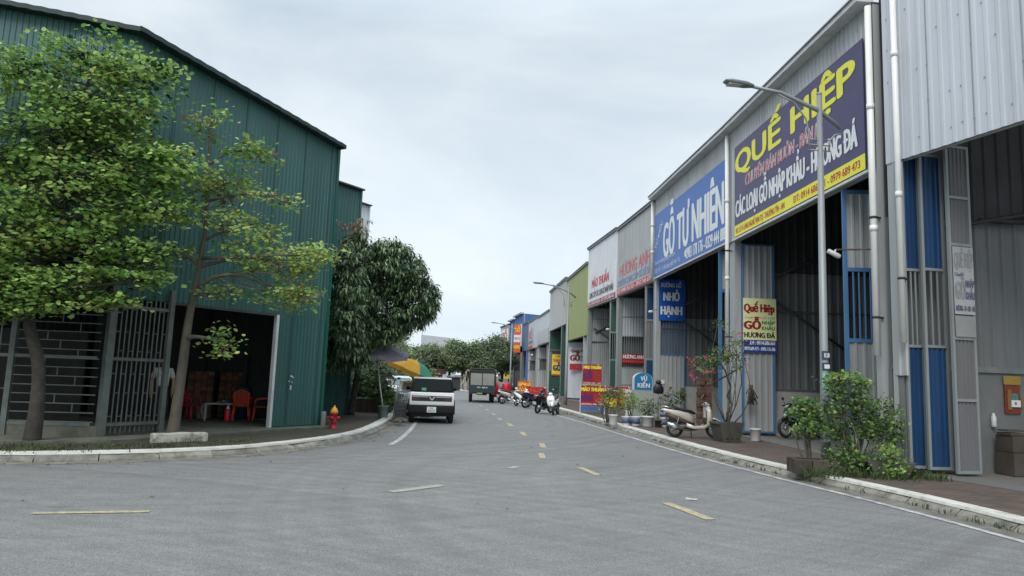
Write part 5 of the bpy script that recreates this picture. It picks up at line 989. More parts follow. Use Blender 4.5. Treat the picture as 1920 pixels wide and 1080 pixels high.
t = thing('plant_bed', 'brown brick plant bed under the mango tree', 'planter', (-4.1, 29.0, .15), R(14)); MB().box(0, 0, 0, 1.5, .9, .5).build('brick_box', paver_mat('brown_bricks', (.10, .06, .045), (.08, .05, .04), (.05, .045, .04), .2, .07), t); MB().box(-.04, -.04, .5, 1.54, .94, .54).build('rim', M_concd, t)
# right pavement: signs on stands, pots, buckets
def stand_legs(t, w, h0, h, m=M_trim):
    for x in (-.03, w): q = MB(); q.box(x, -.01, -h0, x+.035, .035, h+.04); q.build('leg', m, t)
t = board('standing_sign', 'crimson standing board with yellow lettering over a blue foot strip, left half', 1.15, .95, CRIM, (6.1, 33.5, .52), R(-4), [('MÃO THUẤN', .04, 1.1, .70, .17, 0, 0, .05), ('GỖ CÓ', .04, .56, .26, .24, 3, 0, .06), ('Gỗ lim - gỗ xoan', .62, 1.1, .5, .06, 1), ('Gỗ hương - gụ', .62, 1.1, .4, .06, 1), ('Gỗ gõ - trắc', .62, 1.1, .3, .06, 1), ('Gỗ nhập khẩu', .62, 1.1, .2, .06, 1), ('HƯƠNG ĐÁ - GÕ', .04, 1.1, .05, .08, 2, 0, .03)], 'standing boards on the pavement', 'sign', .03, None, [(0, -.0, 0.001, .001, 0)], [YEL, ORNG, WHT, PURP])
stand_legs(t, 1.15, .36, .95); q = MB(); q.box(0, 0, -.2, 1.15, .03, -.03); q.build('foot_strip', SKYB, t)
t = board('standing_sign', 'red standing board with white and orange lettering, right half', 1.15, .95, RED, (7.27, 33.46, .52), R(2), [('HƯƠNG ANH', .04, 1.1, .72, .15, 2, 0, .05), ('Kinh Doanh các loại', .04, 1.1, .5, .12, 1, 0, .03), ('Gỗ Trắc', .3, 1.1, .2, .14, 0, 0, .04)], 'standing boards on the pavement', 'sign', .03, None, [(0, .0, .6, .42, 1)], [YEL, BRST, WHT])
stand_legs(t, 1.15, .36, .95)
t = board('hung_sign', 'crimson sign with yellow lettering hung above the standing board', .92, .98, CRIM, (6.25, 33.9, 1.52), R(-3), [('MÃO THUẤN', .04, .88, .76, .15, 0, 0, .05), ('GỖ', .06, .42, .3, .26, 3, 0, .06), ('Gỗ lim', .5, .86, .58, .06, 1), ('Gỗ hương', .5, .86, .46, .06, 1), ('Gỗ gụ - gõ', .5, .86, .34, .06, 1), ('Gỗ xoan đào', .5, .86, .22, .06, 1), ('HƯƠNG ĐÁ - GÕ', .04, .88, .05, .07, 2)], None, 'sign', .03, None, [(0, 0, .92, .02, 0)], [YEL, ORNG, WHT, PURP])
stand_legs(t, .92, 1.37, .98, M_gframe)
# milestone shaped sign
ms = thing('milestone_sign', 'blue arch-topped milestone sign on a grey cabinet', 'sign', (7.45, 28.7, .15), R(2)); arc = [(0, .0), (.74, 0), (.74, .42)]+[(.37+.37*math.cos(R(a)), .42+.26*math.sin(R(a))) for a in range(10, 180, 12)]+[(0, .42)]
q = MB(); q.prism([(x, z+1.3) for x, z in arc], -.02, .22); q.build('panel', mat('milestone_blue', srgb(30, 122, 170), .5, var=.05), ms)
q = MB(); q.prism([(x*1.08-.03, z*1.04+1.28) for x, z in arc], .0, .20); q.build('rim', M_trim, ms)
q = MB(); put_text(q, 'VŨ', .26, .52, 1.66, .17, -.026, 0, 0, .04); put_text(q, 'KIẾN', .14, .64, 1.38, .17, -.026, 0, 0, .04); q.build('lettering', WHT, ms)
q = MB(); q.box(-.02, .0, 0, .78, .3, 1.27); q.box(-.3, .05, 0, -.1, .25, 1.25, 1); q.build('cabinet', [mat('pale_cabinet', (.34, .38, .36), .6, var=.1, dirt=(.2, .15, .1)), M_trim], ms)
t = thing('dark_jacket', 'black jacket and helmet hung on a stake beside the milestone sign', 'jacket', (8.4, 28.5, .15)); q = MB(); q.tube([(0, 0, 0), (0, 0, 1.5)], .02, 6); q.build('stake', M_steel, t); q = MB(); q.loft([(-.2, 1.3, .06, .12), (-.1, 1.36, .1, .22), (.1, 1.36, .1, .22), (.2, 1.3, .06, .12)], 10); q.ell((0, 0, 1.62), (.12, .12, .1)); q.build('cloth', M_seat, t)
M_pot = mat('stone_pot', (.065, .062, .053), .9, 0, .3, 5, bump=.4, bscale=20, dirt=(.05, .06, .035)); M_wb = mat('white_bucket_plastic', (.6, .61, .6), .45, var=.06, dirt=(.3, .3, .28)); M_blab = mat('blue_bucket_label', (.06, .10, .22), .5)
def paint_pail(label, loc, r, h, lab=True):
    t = bucket('paint_pail', label, 'bucket', loc, r, h, M_wb, 'white pails beside the milestone sign')
    if lab: q = MB(); q.lathe([(r*.88, h*.25), (r*.965, h*.75)], 20); q.build('label_band', M_blab, t)
paint_pail('white pail on its own at the left end by the shrubs', (5.98, 26.0, .16), .17, .36, False)
paint_pail('blue and white pail, second in the row of pails', (6.38, 25.7, .16), .16, .33)
paint_pail('blue and white pail touching the large white tub', (6.72, 25.6, .16), .17, .34)
paint_pail('short blue and white pail by the dark pot', (7.75, 25.5, .16), .16, .33)
bucket('plant_tub', 'large plain white tub between the pails', 'tub', (7.15, 25.6, .16), .24, .36, M_wb, handle=False)
bucket('plant_pot', 'small black pot beside the large white tub', 'pot', (7.48, 25.35, .16), .13, .24, M_black, handle=False)
bucket('plant_pot', 'tall grey pot at the right end of the pails', 'pot', (8.05, 25.4, .16), .18, .38, M_pot, handle=False)
bucket('bucket', 'white bucket standing before the corrugated leaf with the cream sign', 'bucket', (8.98, 20.5, .16), .16, .36, M_wb)
t = thing('stone_pot', 'large square dark stone pot holding the flowering bougainvillea', 'pot', (7.95, 20.1, .15), R(8)); q = MB(); q.prism([(-.26, 0), (.26, 0), (.36, .48), (.40, .5), (.40, .56), (-.40, .56), (-.40, .5), (-.36, .48)], -.3, .3); q.build('shell', M_pot, t, .015)
for k in range(3): q = MB(); q.box(-.2+k*.16, -.325, .12, -.12+k*.16, -.3, .44); q.build('moulding', M_pot, t)
t = thing('stone_pot', 'wide shallow stone pot among the weeds right of the lamp post', 'pot', (8.35, 13.15, .15), R(-10)); q = MB(); q.prism([(-.28, 0), (.28, 0), (.42, .26), (.46, .3), (-.46, .3), (-.42, .26)], -.25, .25); q.build('shell', M_pot, t, .015)
t = thing('brick_planter', 'low dark block planter left of the lamp post foot', 'planter', (6.95, 13.45, .15), R(-8)); q = MB()
for k in range(3): q.box(-.32+k*.34, -.2, 0, -.0+k*.34, -.08, .26)
q.box(-.32, .2, 0, .7, .3, .26); q.box(-.32, -.08, 0, -.22, .2, .26); q.build('blocks', mat('dark_block', (.065, .05, .042), .9, var=.3, islands=.5, bump=.3), t, .01)
MB().box(-.22, -.08, 0, .7, .2, .2).build('soil', M_soil, t)
# security camera, small lamps, cables
t = thing('security_camera', 'white security camera on a bracket arm clamped to the white downpipe', 'camera', (9.02, 14.35, 0)); q = MB(); q.tube([(.0, -.2, 4.78), (-.75, .3, 4.82)], .018, 6); q.build('bracket_arm', M_rust, t)
q = MB(); q.loft([(-.16, 0, .045, .045), (.1, 0, .05, .05), (.14, 0, .04, .04)], 10, M=Matrix.Translation((-.78, .3, 4.72)) @ Matrix.Rotation(R(25), 4, 'Y'), pw=4); q.tube([(-.75, .3, 4.82), (-.78, .3, 4.74)], .02, 6); q.build('camera_body', M_wb, t)
for i, (x, y, z, lb) in enumerate(((8.75, 31.0, 4.9, 'white floodlight above the grey leaf beside the blue sign'), (8.55, 39.0, 4.6, 'white floodlight on the dark green leaf'), (8.7, 78.5, 4.2, 'round white lamp in the open dark bay far down the row'))):
    t = thing('flood_light', lb, 'light fitting', (x, y, z)); q = MB(); q.ell((0, 0, 0), (.12, .09, .07) if i < 2 else (.16, .16, .14)); q.build('housing', M_wb, t); q = MB(); q.tube([(0, 0, .05), (.3, .05, .12)], .015, 5); q.build('bracket', M_steel, t)
# things inside the right-hand workshops
t = thing('altar_calendar', 'red and yellow wall altar with a tear-off calendar on the nearest workshop wall', 'calendar', (11.62, 13.97, 1.4)); q = MB(); q.box(-.14, -.03, 0, .2, 0, .72, 0); q.box(-.16, -.045, .60, .22, -.03, .78, 1); q.box(-.09, -.05, .08, -.0, -.03, .5, 2); q.box(-.02, -.06, .14, .18, -.045, .28, 3); q.box(.0, -.055, .28, .14, -.04, .42, 4); q.box(.05, -.063, .19, .09, -.061, .24, 0); q.box(.19, -.05, .14, .24, -.03, .34, 2)
q.build('panel', [mat('altar_red', srgb(120, 44, 28), .6, var=.12, scale=12), mat('altar_yellow', srgb(150, 128, 44), .6, var=.2, scale=25), mat('altar_ochre', srgb(130, 96, 50), .6, var=.1), M_plate, mat('calendar_green', srgb(70, 120, 110), .6, var=.4, scale=30)], t)
t = thing('carton_pile', 'pile of dark brown cartons behind the folded leaves', 'cartons', (11.15, 13.65, .19), R(4)); q = MB(); q.box(0, -.25, 0, .42, .2, .45); q.box(.02, -.22, .46, .46, .2, .78); q.box(.0, -.2, .79, .36, .15, .84); q.box(-.02, -.15, .87, .4, .1, .9); q.build('cartons', mat('dark_carton', (.07, .055, .045), .9, var=.25), t, .006)
t = thing('white_bottle', 'white bottle on a wall bracket above the brown cartons', 'bottle', (11.2, 13.93, 1.12)); MB().lathe([(.045, 0), (.05, .01), (.05, .2), (.03, .24), (.02, .28)], 12).build('body', M_wb, t)
t = thing('wood_scraps', 'stacked reddish brown timber offcuts inside the blue framed workshop', 'timber', (9.85, 27.0, .2), R(-6)); q = MB(); rnd = random.Random(21)
for k in range(13):
    for j in range(2): o = rnd.uniform(-.06, .06); q.box(-.3+j*.25+o*.5, -.3+o, k*.14, -.07+j*.25+o, .3+o, k*.14+.13)
q.build('blanks', mat('red_brown_timber', (.13, .07, .045), .8, var=.35, islands=.4), t)
for (x, y, z, r_, lb) in ((10.38, 31.5, 1.2, 0, 'brown bundle of bark and sacking hung inside the blue framed workshop'), (9.5, 22.0, 1.45, 0, 'dried flower bundle hung behind the corrugated leaf')):
    t = thing('hanging_bundle', lb, 'bundle', (x, y, z)); q = MB(); rnd = random.Random(3)
    for k in range(24): a = rnd.uniform(0, 6.28); q.tube([(rnd.gauss(0, .04), 0, .35), (rnd.gauss(0, .1), rnd.gauss(0, .06), rnd.uniform(-.3, .1))], [.012, .02], 4)
    q.build('stems', M_brown, t)
q = thing('junction_box', 'small grey meter box with a paper notice under the deep blue sign', 'meter box', (10.0, 32.0, 1.45)); MB().box(-.09, 0, 0, .09, .05, .34).build('case', mat('meter_cream', (.42, .40, .30), .6), q); MB().box(-.05, -.01, .04, .05, 0, .12).build('window', M_seat, q); MB().box(-.5, .0, .25, -.28, .02, .42).build('paper_notice', M_plate, q)
# orange boards and pallets further along
board('standing_board', 'orange-red board with yellow lettering behind the parked motorbikes, taller one', 1.05, .9, ORNG, (4.95, 54.0, .55), R(-10), [('XƯỞNG GỖ', .08, .98, .55, .2, 0, 0, .05), ('TOÀN', .1, .9, .15, .22, 0, 0, .05)], 'orange boards behind the motorbikes', 'sign', .05, None, [(0, 0, .001, .001, 0)], [BRST])
board('standing_board', 'lower orange-red board with pale lettering behind the dark motorbikes', 1.5, .75, RED, (5.5, 53.0, .3), R(-6), [('GỖ HƯƠNG', .1, 1.4, .4, .2, 0, 0, .05), ('0912 345 678', .1, 1.4, .1, .14, 0, 0, .03)], 'orange boards behind the motorbikes', 'sign', .05, None, [(0, 0, .001, .001, 0)], [ORNG])
# far end of the street
t = thing('yard_gate', 'dark gate under a thin flat canopy closing the far end of the street', 'gate', (-.35, 78.2, 0)); MB().box(0, 0, 0, 1.15, .1, 1.45).build('gate_leaf', mat('gate_dark', (.03, .032, .038), .6), t); MB().box(-.6, -.3, 1.5, 1.4, .3, 1.6).build('canopy', M_conc, t)
for x in (-.3, 1.2): MB().box(x, -.1, 0, x+.2, .15, 1.5).build('pillar', M_conc, t)
t = thing('brick_hut', 'low dark red roofed hut beyond the small SUV', 'hut', (-4.4, 80, 0)); MB().box(0, 0, 0, 3.2, 3, 1.7).build('wall', M_conc, t); MB().prism([(-.3, 1.7), (3.5, 1.7), (3.4, 2.3), (-.2, 2.3)], -.4, 3.2).build('roof', mat('dark_red_roof', (.06, .022, .025), .8, var=.2), t)
t = thing('boundary_wall', 'low pale boundary wall at the far end of the street', 'wall', (-30, 78.8, 0)); MB().box(0, 0, 0, 29.3, .2, 1.3).build('panel', M_concd, t); 
t = thing('gate_post', 'ornate pale and rust coloured gate post left of the truck', 'post', (1.45, 77.5, 0), R(5)); q = MB(); q.lathe([(.2, 0), (.22, .1), (.16, .2), (.15, 1.3), (.2, 1.4), (.14, 1.5)], 12); q.tube([(.0, 0, 1.5), (.0, 0, 2.1), (.1, 0, 2.25), (.45, 0, 2.2)], [.12, .08, .08, .05], 8); q.tube([(-.35, 0, 0), (-.5, 0, .6), (-.2, 0, 1.2)], .07, 8); q.tube([(.4, 0, 0), (.5, 0, .6), (.35, 0, 1.1)], .07, 8); q.build('shaft', mat('pale_rust_plaster', (.38, .34, .30), .9, var=.35, scale=3, dirt=(.25, .10, .07)), t)
t = thing('far_hall', 'pale grey rounded hall rising above the far trees', 'building', (-8.2, 175, 0)); q = MB(); q.prism([(0, 0), (8.6, 0), (8.6, 9.4), (8.2, 10.2), (7, 10.6), (0, 11.1)], 0, 10); q.build('wall', mat('pale_blue_wall', (.44, .48, .50), .8, var=.04), t); MB().tube([(.2, .5, 11), (.2, .5, 14.5)], .06, 5).build('mast', M_steel, t)
# ---------------------------------------------------------------- trees and plants
def leafmat(name, col, tr=.3, isl=.35, rough=.5):
    return mat(name, col, rough, 0, .25, 1.2, islands=isl, trans=tr, spec=.4)
L_lime = leafmat('leaf_fresh_green', (.38, .54, .16), .5); L_mid = leafmat('leaf_mid_green', (.17, .31, .085), .4); L_deep = leafmat('leaf_deep_green', (.035, .08, .028), .2)
L_yel = leafmat('leaf_yellow_green', (.44, .48, .15), .45); L_red = leafmat('leaf_brownish', (.24, .15, .09), .3); L_mango = leafmat('leaf_mango', (.095, .155, .075), .15, .4, .4); L_mango2 = leafmat('leaf_mango_light', (.18, .26, .12), .2, .4, .4)
L_far = leafmat('leaf_far', (.19, .25, .13), .25, .4); L_far2 = leafmat('leaf_far_deep', (.085, .13, .075), .2, .4); L_far3 = leafmat('leaf_far_yellow', (.26, .30, .13), .25, .4)  # far tones brightened so slight haze sits in the leaf colour
M_bark = mat('bark', (.115, .10, .08), .95, 0, .3, 6, (1, 1, .4), bump=.8, bscale=30, dirt=(.05, .06, .04), damt=.7); M_barkd = mat('dark_bark', (.05, .045, .038), .95, 0, .3, 6, bump=.6, bscale=30)
def leaf_cloud(name, spots, parent, mats, weights, size, shape='round', n=10, spread=.2, flat=.5, droop=0., rnd=None, updark=None):
    """spots = [(point, direction)]; many small separate leaves round each twig end"""
    vs, fs, ms = [], [], []
    for (p, d) in spots:
        k = n if isinstance(n, int) else rnd.randint(*n)
        sp_m = rnd.choices(range(len(mats)), weights)[0]
        for i in range(k):
            if shape == 'whorl':
                a = 2*math.pi*(i+rnd.random()*.7)/k; el = rnd.uniform(-.9, .15)-droop*.3
                ax = Vector((math.cos(a)*math.cos(el), math.sin(a)*math.cos(el), math.sin(el))); c = p+Vector((rnd.gauss(0, spread*.25), rnd.gauss(0, spread*.25), rnd.gauss(0, spread*.3)))
                L = size*rnd.uniform(.7, 1.2); w = L*.13; side = ax.cross(Vector((0, 0, 1))).normalized(); side = (side+Vector((0, 0, rnd.uniform(-.5, .5)))).normalized()
                m1 = c+ax*L*.5; e = c+ax*L*.9-Vector((0, 0, L*.32)); m1 = m1+Vector((0, 0, L*.04))
                o = len(vs); vs += [c, m1+side*w, e, m1-side*w, c+ax*L*.2+side*w*.6, c+ax*L*.2-side*w*.6]; fs.append((o, o+4, o+1, o+3, o+5)); fs.append((o+1, o+2, o+3)); mm = sp_m if rnd.random() < .8 else rnd.choices(range(len(mats)), weights)[0]; ms += [mm, mm]; continue
            c = p+Vector((rnd.gauss(0, spread), rnd.gauss(0, spread), rnd.gauss(0, spread*flat)))
            nrm = Vector((rnd.gauss(0, .45), rnd.gauss(0, .45), 1)).normalized() if shape != 'wild' else Vector((rnd.gauss(0, 1), rnd.gauss(0, 1), rnd.gauss(.5, .8))).normalized()
            a = rnd.uniform(0, 6.28); t = Vector((math.cos(a), math.sin(a), 0)); t = (t-nrm*t.dot(nrm)).normalized(); b = nrm.cross(t); L = size*rnd.uniform(.6, 1.25); w = L*(.47 if shape == 'round' else .3)
            t = (t-Vector((0, 0, droop*rnd.random()))).normalized()
            o = len(vs)
            if size > .09:
                up = nrm*L*.08
                vs += [c-t*L*.5, c-t*L*.22+b*w*.85+up, c+t*L*.18+b*w+up, c+t*L*.5, c+t*L*.18-b*w+up, c-t*L*.22-b*w*.85+up]; fs += [(o, o+1, o+2, o+3), (o, o+3, o+4, o+5)]; mm = sp_m if rnd.random() < .75 else rnd.choices(range(len(mats)), weights)[0]; ms += [mm, mm]
            else:
                vs += [c-t*L*.5, c+b*w, c+t*L*.5, c-b*w]; fs.append((o, o+1, o+2, o+3)); ms.append(sp_m if rnd.random() < .75 else rnd.choices(range(len(mats)), weights)[0])
    me = bpy.data.meshes.new(name); me.from_pydata([v[:] for v in vs], [], fs)
    for m in mats: me.materials.append(m)
    me.polygons.foreach_set('material_index', ms); me.update()
    o = bpy.data.objects.new(name, me); COL.objects.link(o); o.parent = parent; return o
def bend(a, b, rnd, k=.12, n=5, sag=0.):
    a, b = Vector(a), Vector(b); L = (b-a).length; o = Vector((rnd.gauss(0, k), rnd.gauss(0, k), rnd.gauss(0, k)+sag))*L; return [a+(b-a)*t+o*math.sin(math.pi*t) for t in [i/n for i in range(n+1)]]
def tree(label, loc, trunk, lobes, leaf, seed=1, group=None, bark=None, cat='tree', name='tree', limb_r=.05, twig_r=.012, twig_k=1.0):
    """trunk: [(x,y,z,r)] local; lobes: [(centre, radii, twigs)]; leaf: dict for leaf_cloud"""
    rnd = random.Random(seed); t = thing(name, label, cat, loc, 0, group); bark = bark or M_bark
    q = MB(); tp = catmull(trunk, 5); q.tube([p[:3] for p in tp], [p[3] for p in tp], 12); q.build('trunk', bark, t)
    q = MB(); spots = []; TV = [Vector(p[:3]) for p in tp]
    for (c, rr, nt) in lobes:
        c = Vector(c); cand = [(abs((p-c).length)+max(0, p.z-c.z+.1)*3, i) for i, p in enumerate(TV) if p.z > TV[-1].z*.3] or [(0, len(TV)-1)]; i0 = min(cand)[1]; a = TV[i0]
        lr = min(limb_r, tp[i0][3]*.8); lp = bend(a, c, rnd, .09, 6, .05); q.tube(lp, [lr*(1-.65*k/6) for k in range(7)], 7)
        inner = lp[2:]
        subs = []
        for _ in range(max(3, nt//7)):
            while True:
                v = Vector((rnd.uniform(-1, 1), rnd.uniform(-1, 1), rnd.uniform(-1, 1)))
                if v.length < 1: break
            e = c+Vector((v.x*rr[0], v.y*rr[1], v.z*rr[2]))*.75; s = rnd.choice(inner); sp = bend(s, e, rnd, .1, 4, .03); q.tube(sp, [lr*.38, lr*.3, lr*.24, lr*.18, lr*.12], 5); subs += sp[1:]
        for _ in range(nt):
            while True:
                v = Vector((rnd.uniform(-1, 1), rnd.uniform(-1, 1), rnd.uniform(-1, 1)))
                if .25 < v.length < 1: break
            v = v*(v.length**-.35) if v.length > .3 else v
            e = c+Vector((v.x*rr[0], v.y*rr[1], v.z*rr[2])); s = min(rnd.sample(subs, min(5, len(subs))), key=lambda z: (z-e).length)
            q.tube(bend(s, e, rnd, .1, 2), [twig_r, twig_r*.8, twig_r*.5], 4, cap=False); spots.append((e, (e-s).normalized()))
            if rnd.random() < .6: spots.append((s.lerp(e, .6), (e-s).normalized()))
    q.build('branches', bark, t); leaf_cloud('crown', spots, t, rnd=rnd, **leaf); return t
# big leafy tree at the far left, layered sprays of heart-shaped leaves
lob = [((.3, -.2, 5.0), (1.6, 1.1, 1.0), 70), ((1.3, -.1, 5.6), (1.2, .9, .6), 48), ((-.6, 0, 6.2), (1.6, 1.1, 1.0), 62), ((.5, .1, 7.2), (1.5, 1.0, .8), 62), ((.25, .0, 8.1), (.95, .7, .55), 26), ((1.45, 0, 7.7), (.75, .6, .4), 15),
       ((-1.4, 0, 7.6), (1.1, .9, .5), 30), ((2.05, 0, 5.9), (.75, .6, .45), 22), ((2.0, -.1, 4.75), (.8, .6, .4), 22), ((1.0, -.3, 4.0), (1.0, .7, .5), 26), ((-.8, -.3, 4.1), (1.3, .8, .75), 46), ((1.75, -.2, 3.6), (.5, .4, .2), 8), ((-.3, -.4, 3.1), (.8, .5, .35), 16), ((-2.2, -.1, 5.8), (1.2, 1, 1.6), 55), ((-2.2, -.2, 4.0), (1.0, .8, .6), 24), ((.85, -.2, 6.5), (1.1, .8, .5), 36), ((1.2, -.4, 3.35), (.8, .5, .22), 18), ((-.1, -.5, 2.75), (.7, .4, .25), 14), ((2.0, -.2, 3.9), (.5, .4, .2), 9), ((-1.3, -.4, 3.3), (.8, .5, .4), 26), ((.3, -.4, 3.2), (1.0, .5, .3), 30), ((1.1, -.5, 2.85), (.7, .4, .2), 16), ((-1.0, -.4, 2.6), (.7, .4, .3), 20), ((2.0, -.3, 3.3), (.4, .3, .15), 8)]
tree('big leafy tree with layered fresh green heart-shaped leaves at the far left', (-8.25, 14.95, .15), [(0, 0, 0, .17), (.02, 0, .8, .135), (-.06, 0, 1.6, .12), (-.35, 0, 2.5, .11), (-.3, 0, 3.6, .10), (0, 0, 5, .07), (.2, 0, 6.6, .04), (.3, 0, 7.8, .02)], lob,
     dict(mats=[L_lime, L_mid, L_deep, L_yel], weights=[6, 4.5, 1.5, .8], size=.105, n=(17, 26), spread=.20, flat=.26, droop=.35), seed=3, bark=M_barkd, limb_r=.06)
# sparse yellowing tree
lob = [((1.9, 0, 3.95), (.9, .7, .32), 30), ((2.75, -.1, 4.2), (.5, .5, .18), 16), ((1.0, 0, 4.6), (1.0, .8, .5), 26), ((2.2, 0, 3.3), (.7, .6, .35), 28), ((.6, .1, 5.7), (.9, .7, .6), 24), ((1.15, 0, 6.5), (.65, .5, .3), 13), ((.15, 0, 7.0), (.35, .35, .5), 6), ((-.5, 0, 5.3), (.6, .6, .5), 10), ((-.35, 0, 4.0), (.5, .5, .3), 7), ((1.9, .1, 5.4), (.5, .45, .2), 6), ((1.0, -.1, 2.1), (.22, .25, .42), 8), ((.95, -.1, 3.3), (.5, .4, .2), 5)]
tree('sparse half-bare tree with yellowing leaves leaning before the shed doorway', (-5.95, 15.95, .15), [(0, 0, 0, .15), (.03, 0, .5, .115), (.08, 0, 1.6, .10), (.12, 0, 2.6, .085), (.22, 0, 3.6, .065), (.3, 0, 4.6, .045), (.25, 0, 5.8, .035), (.18, 0, 7.3, .015)], lob,
     dict(mats=[L_yel, L_mid, L_lime, L_red], weights=[4, 4, 2.5, .5], size=.098, n=(11, 20), spread=.17, flat=.5, droop=.6), seed=8, limb_r=.055)
# mango
lob = [((-.25, -3.5, 3.3), (.5, .8, 1.15), 70), ((-.35, -3.0, 4.9), (.5, .8, .8), 50), ((.15, -.3, 3.6), (1.35, 1.4, 1.1), 200), ((-.55, -.6, 5.1), (.8, 1.2, 1.15), 105), ((.8, .2, 5.2), (1.25, 1.5, 1.1), 200), ((1.75, .2, 4.3), (.75, 1.2, .95), 120), ((-.4, -.8, 2.8), (.75, .9, .6), 58), ((1.2, .6, 3.6), (.9, 1.2, .45), 50), ((-1.2, -1.8, 3.2), (.75, .8, .95), 110), ((-.6, -1.6, 2.2), (.85, .7, .55), 90), ((-1.2, -1.4, 4.6), (.5, .8, .7), 40), ((-.6, -.4, 6.3), (.45, .6, .65), 28), ((.5, .4, 6.1), (.9, .9, .45), 75)]
tree('dense dark mango tree with long drooping leaves over the umbrellas', (-3.1, 26.0, .15), [(-.6, .9, 0, .13), (-.5, .8, 1.0, .11), (-.3, .5, 2.2, .10), (0, .2, 3.4, .08), (.1, 0, 5.4, .05)], lob,
     dict(mats=[L_mango, L_mango2, L_deep], weights=[6, 4, 2.4], size=.27, shape='whorl', n=(10, 14), spread=.2, droop=.3), seed=5, bark=M_barkd, limb_r=.08)
leaf_cloud_r = random.Random(4)
t0 = bpy.data.objects['tree.002'] if 'tree.002' in bpy.data.objects else None
if t0: leaf_cloud('new_growth', [(Vector((leaf_cloud_r.gauss(-.75, .3), leaf_cloud_r.gauss(-.7, .3), leaf_cloud_r.uniform(6.3, 7.15)-abs(leaf_cloud_r.gauss(0, .15)))), None) for _ in range(26)], t0, [L_red], [1], .2, 'whorl', 9, .15, .5, .4, leaf_cloud_r)
# shrubs
def shrub(label, loc, lobes, leaf, seed, cat='shrub', name='shrub', h=.6, group=None, stems=5):
    rnd = random.Random(seed); t = thing(name, label, cat, loc, 0, group); q = MB(); spots = []
    for (c, rr, nt) in lobes:
        c = Vector(c)
        for k in range(max(2, nt//12)):
            e = c+Vector((rnd.uniform(-.5, .5)*rr[0], rnd.uniform(-.5, .5)*rr[1], rnd.uniform(-.3, .5)*rr[2])); q.tube(bend((rnd.gauss(0, .06), rnd.gauss(0, .06), 0), e, rnd, .08, 5), [.02, .018, .015, .012, .009, .006], 5)
        for _ in range(nt):
            while True:
                v = Vector((rnd.uniform(-1, 1), rnd.uniform(-1, 1), rnd.uniform(-1, 1)))
                if .15 < v.length < 1: break
            v = v*(v.length**-.3); e = c+Vector((v.x*rr[0], v.y*rr[1], v.z*rr[2])); q.tube([c.lerp(e, .3), e], [.005, .003], 3, cap=False); spots.append((e, None))
    q.build('stems', M_bark, t); leaf_cloud('foliage', spots, t, rnd=rnd, **leaf); return t
ficus = dict(mats=[L_mid, L_lime, L_deep, L_yel], weights=[5, 1.2, 4, .5], size=.08, shape='wild', n=(10, 16), spread=.085, droop=.3)
shrub('tall light green bush right of the lamp post', (7.9, 13.5, .15), [((.0, .1, 1.05), (.62, .45, .48), 120), ((-.1, .1, 1.72), (.42, .35, .3), 62), ((.5, .1, 1.1), (.5, .42, .42), 72), ((.82, .2, .85), (.32, .35, .42), 38)], ficus, 11)
shrub('rounded bush left of the lamp post, in front of the dark motorbike', (7.15, 13.75, .15), [((-.02, .0, .98), (.33, .35, .42), 75), ((-.12, .0, 1.25), (.2, .25, .18), 22)], ficus, 12)
shrub('low leafy plant at the foot of the lamp post', (7.55, 13.3, .15), [((.05, 0, .3), (.35, .25, .25), 52), ((.5, 0, .25), (.3, .2, .2), 34)], ficus, 13)
shrub('low bright green plant at the kerb right of the lamp post', (8.25, 12.95, .15), [((0, 0, .3), (.25, .22, .3), 42)], dict(ficus, weights=[4, 4, 1, 1]), 14)
# potted bougainvillea
L_pink = leafmat('bougainvillea_pink', (.62, .09, .16), .3, .25)
bg = shrub('potted bougainvillea with twisted stem and pink flowers', (7.95, 20.1, .6), [((-.6, 0, 1.75), (.42, .4, .25), 34), ((-.1, 0, 2.1), (.4, .4, .26), 30), ((.15, 0, 1.85), (.35, .35, .35), 28), ((-.2, 0, 2.95), (.3, .2, .15), 7), ((.3, 0, 2.5), (.2, .2, .3), 10)], dict(mats=[L_mid, L_deep, L_yel], weights=[4, 4, 1], size=.07, shape='wild', n=(8, 12), spread=.10, droop=.2), 21, 'flowering plant', 'bougainvillea')
q = MB(); q.tube([(.05, 0, 0), (.02, 0, .35), (.16, 0, .6), (.02, 0, .85), (.12, 0, 1.1), (-.05, 0, 1.6), (-.3, 0, 1.9)], [.05, .045, .04, .035, .03, .022, .015], 8); q.tube([(.5, 0, 1.75), (.1, 0, 1.5), (-.6, 0, 1.1)], [.02, .025, .03], 6); q.build('trunk', M_barkd, bg)
rr_ = random.Random(6); leaf_cloud('flowers', [(Vector((x+rr_.gauss(0, .05), rr_.gauss(-.1, .12), z+rr_.gauss(0, .05))), None) for x, z in ((-1.12, 1.75), (-1.05, 1.62), (-.98, 1.5), (-.72, 1.85), (-.7, 1.6), (.42, 2.6), (.5, 1.72), (-.9, 1.4), (-1.15, 1.85), (.1, 2.1), (-.45, 1.5))], bg, [L_pink], [1], .065, 'wild', 13, .05, 1, 0, rr_)
